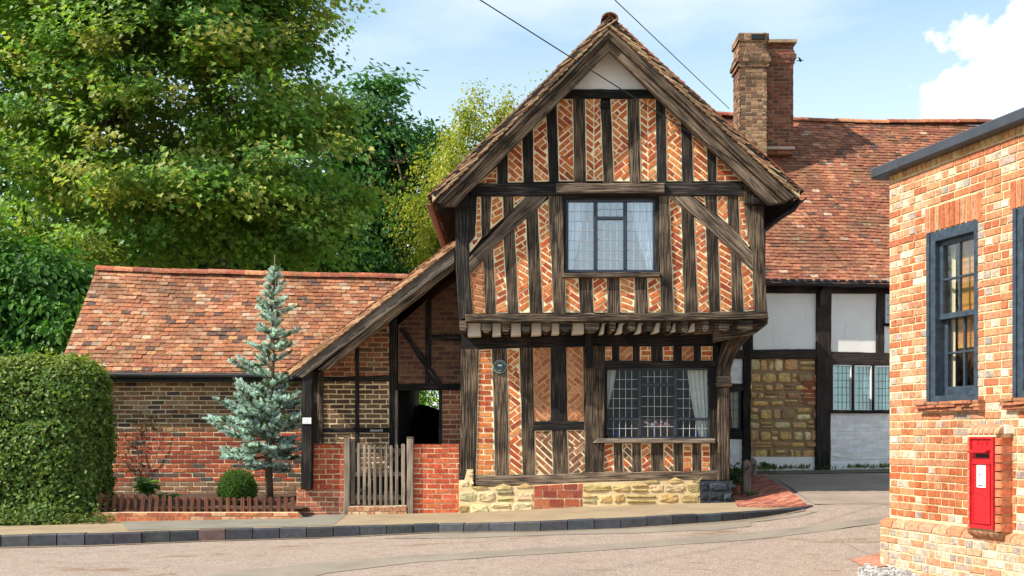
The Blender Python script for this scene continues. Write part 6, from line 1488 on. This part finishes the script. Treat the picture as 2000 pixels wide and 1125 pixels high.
# table top, vases and flowers on the inner sill of the ground floor window
zs = X5(0, 700)[1]+.005
tb = thing('sideboard', (X5(1110)[0], YL+.75, zs-.3), 'brown wooden sideboard in the room behind the flower vase', 'sideboard')
m = MB(); m.box(X5(1000)[0], X5(1230)[0], YL+.62, YL+.95, zs-.25, zs+.26); m.build('carcass', m_plain('brown_wood', (.16, .06, .025), .5, .7, 1.2, 8, 0), tb)
m = MB(); m.box(X5(990)[0], X5(1240)[0], YL+.6, YL+.97, zs+.262, zs+.285); m.build('top', bpy.data.materials['brown_wood'], tb)
sb = MB(); sb.box(HL[0], HL[1], YL+.205, YL+.40, zs-.03, zs); sb.build('inner_sill', M['timber_dark'], house, axis=(1, 0, 0))
def vase(px, h, r, lab, prof, name='vase'):
    c = (X5(px)[0], YL+.25, zs); t = thing(name, c, lab, 'vase'); m = MB(); m.lathe(c, [(r*a_, h*b_) for a_, b_ in prof], 18); m.build('body', M['cobalt'], t, smooth=True); return c, t
c, t = vase(1103, .125, .032, 'straight blue glass vase holding pink flowers, centre of the ground floor window', [(.75, 0), (.85, .05), (.7, .3), (.85, .8), (1.0, 1.0), (.85, 1.0), (.7, .8)])
fl = thing('flower_bunch', (c[0], c[1], c[2]+.12), 'bunch of pink and white flowers in the blue vase', 'flowers'); m = MB(); mf = MB(); ml = MB(); PK = [(.85, .25, .42), (.88, .52, .62), (.92, .88, .86), (.80, .14, .34)]
for k in range(26):
    e = Vector((c[0]+rs.normal()*.075, c[1]+rs.normal()*.04, c[2]+.19+rs.normal()*.025)); m.tube([(c[0], c[1], c[2]+.1), e], [.003, .002], 4, 0, (.10, .22, .05)); r = rs.uniform(.018, .032); cc = PK[rs.integers(4)]
    for j in range(7):
        a = 2*math.pi*j/7; d = Vector((math.cos(a), -.35, math.sin(a))).normalized(); s = d.cross(Vector((0, 1, 0))).normalized(); mf.add([e, e+d*r*.6+s*r*.35, e+d*r+Vector((0, -.006, 0)), e+d*r*.6-s*r*.35], [(0, 1, 2, 3)], 0, cc)
for k in range(18):
    e = Vector((c[0]+rs.normal()*.05, c[1]+rs.normal()*.03, c[2]+.14+rs.normal()*.02)); d = Vector(rs.normal(size=3)).normalized()*.04; s = Vector((.012, 0, .008)); ml.add([e-d*.5, e+s, e+d*.5, e-s], [(0, 1, 2, 3)], 0, (.10, .24, .05))
m.build('stems', M['leaf'], fl); mf.build('blooms', M['paint'], fl); ml.build('foliage', M['leaf'], fl)
vase(1326, .135, .055, 'round blue and white jar by the right curtain in the ground floor window', [(.45, 0), (.9, .15), (1, .4), (.75, .65), (.3, .78), (.38, 1), (.25, 1)], 'jar')
c, t = vase(897, .11, .05, 'blue and white jar at the left end of the ground floor window', [(.5, 0), (.95, .2), (1, .5), (.6, .75), (.5, .8), (.62, 1), (.5, 1)], 'jar')

# potted plant, low posts with a chain at the corner
c = at(1436, 966, 17.15); c.z = pave_z(c.x)+.01; t = thing('potted_plant', c, 'leafy plant in a terracotta pot beside the black painted corner stone', 'potted plant'); m = MB(); m.lathe(c, [(.060, 0), (.085, .17), (.098, .17), (.098, .205), (.082, .205), (.07, .16)], 18); m.build('pot', M['terracotta'], t, smooth=False)
P = np.array(c)+np.array([0, 0, .33])+rs.normal(size=(300, 3))*np.array([.058, .06, .075]); n = len(P); V, F, C = leaves(P, unit(np.array([0, -.3, 1])+rs.normal(size=(n, 3))*.5), unit(P-np.array(c)-np.array([0, 0, .25])+rs.normal(size=(n, 3))*.05), rs.uniform(.04, .08, n), np.array([(.06, .15, .03), (.09, .2, .04), (.04, .10, .02)])[rs.integers(3, size=n)], 'oval'); leaf_mesh('foliage', V, F, C, M['leaf'], t)
m = MB()
for k in range(5): limb(m, c+Vector((0, 0, .15)), c+Vector((rs.normal()*.08, rs.normal()*.08, .4)), .006, .003, rs, .1, 3, 5)
m.build('stems', M['bark'], t); m = MB()
for e in ((-.08, -.05, .42), (.05, -.07, .38)):
    for j in range(6): a = j; d = Vector((math.cos(a), -.4, math.sin(a)))*.02; e_ = c+Vector(e); m.add([e_, e_+d+Vector((.006, 0, 0)), e_+d*1.3, e_+d-Vector((.006, 0, 0))], [(0, 1, 2, 3)], 0, (.7, .03, .03))
m.build('blooms', M['paint'], t)
def bollard(x0, x1, ytop, ybot, Y, lab):
    f = flat(Y); pz = f.px((x0+x1)/2, ybot)[1]; t = thing('wooden_post', f.w(f.px((x0+x1)/2, ybot)[0], pz), lab, 'post'); mid = (x0+x1)/2
    timber('post', f, [(x0, ybot+14), (x1, ybot+14), (x1, ytop+6), (mid+1, ytop), (mid-1, ytop), (x0, ytop+5)], t, 'timber_grey', .06, .12, UPV, amp=.004)
    m = MB(); q = f.w(f.px(mid, ytop+14)[0], f.px(mid, ytop+14)[1], .07); m.tube([q, q+Vector((0, -.03, 0))], .014, 6); m.build('chain_eye', M['black'], t); return q
q1 = bollard(1452, 1467, 898, 960, 16.9, 'near weathered wooden post of the chained pair at the brick paving'); q2 = bollard(1465.5, 1478, 894, 925, 18.9, 'farther weathered wooden post with a pointed top, by the white rear wall')
q0 = Vector((XL1+.02, 16.6, q1.z+.04))
m = MB()
for A_, B_ in ((q0, q1), (q1, q2)):
    N_ = 26
    for k in range(N_):
        t0, t1 = k/N_, (k+1.1)/N_; pp = [A_.lerp(B_, s)-Vector((0, 0, .14*4*s*(1-s))) for s in (t0, t1)]; m.tube(pp, .010 if k % 2 else .006, 5)
tag(m.build('chain', M['black'], loc=q1), 'black chain slung between the low wooden posts', 'chain')
b = at(1470, 972, 16.5); b.z = pave_z(b.x)+.02; lanceplant('weed_clump', b, 90, .07, 'low green weeds at the foot of the near wooden post', 'weeds', [(.10, .22, .03), (.14, .28, .05)], 2, 8, .07, 3)
b = FB.w(-.3, 0, .2); b = Vector((b.x, b.y, road_z(b.x, b.y)+.05)); lanceplant('weed_clump', b, 90, .08, 'green weeds at the foot of the white plinth under the rubble panel', 'weeds', [(.09, .2, .03), (.12, .24, .04)], 2, 8, .13, 2)
# thin cable along the white rear wall
m = MB(); m.tube([FB.w(*FB.px(*c7((x, y))[0]), .04) for x, y in [(494, 812), (505, 830), (530, 837), (640, 842), (760, 843), (1000, 846)]], .006, 5); m.build('wall_cable', M['whitebrick'], rear)

# overhead wires
def wire(A_, B_, sagz, lab):
    n = 24; m = MB(); m.tube([Vector(A_).lerp(Vector(B_), k/n)-Vector((0, 0, sagz*4*(k/n)*(1-k/n))) for k in range(n+1)], .0075, 5); tag(m.build('overhead_wire', M['black'], loc=A_), lab, 'wire')
e1 = at(1440, 318, 14.97); dA = at(938, 0, 12.4); A1 = e1+(dA-e1)*4.5; wire(A1, e1, .0, 'overhead wire crossing in front of the gable to the barge board')
e2 = at(1424, 212, 21.7); dB = at(1201, 0, 15.0); A2 = e2+(dB-e2)*3.2; wire(A2, e2, .0, 'overhead wire passing right of the gable apex towards the chimney')
# bird in flight
c = at(1562, 118, 40); m = MB()
m.tube([c+Vector((-.15, 0, -.02)), c+Vector((-.06, 0, -.01)), c+Vector((.03, 0, .0)), c+Vector((.10, 0, .005)), c+Vector((.14, 0, 0))], [.006, .022, .028, .02, .004], 8, 0, (.05, .05, .055))
for s, up in ((-1, .035), (1, .02)):
    r = c+Vector((.02, 0, .008)); m.add([r+Vector((-.04, 0, 0)), r+Vector((.04, 0, 0)), r+Vector((.02+s*.07, s*.16, up)), r+Vector((-.05+s*.07, s*.16, up)), r+Vector((-.07+s*.13, s*.3, up*.5)), r+Vector((-.04, 0, .008)), r+Vector((.04, 0, .008)), r+Vector((.02+s*.07, s*.16, up+.005)), r+Vector((-.05+s*.07, s*.16, up+.005))], [(0, 1, 2, 3), (3, 2, 4), (5, 8, 7, 6), (8, 4, 7), (1, 6, 7, 2), (0, 3, 8, 5)], 0, (.05, .05, .055))
tag(m.build('bird', M['paint'], loc=c, smooth=False), 'small dark bird flying right of the chimney', 'bird')
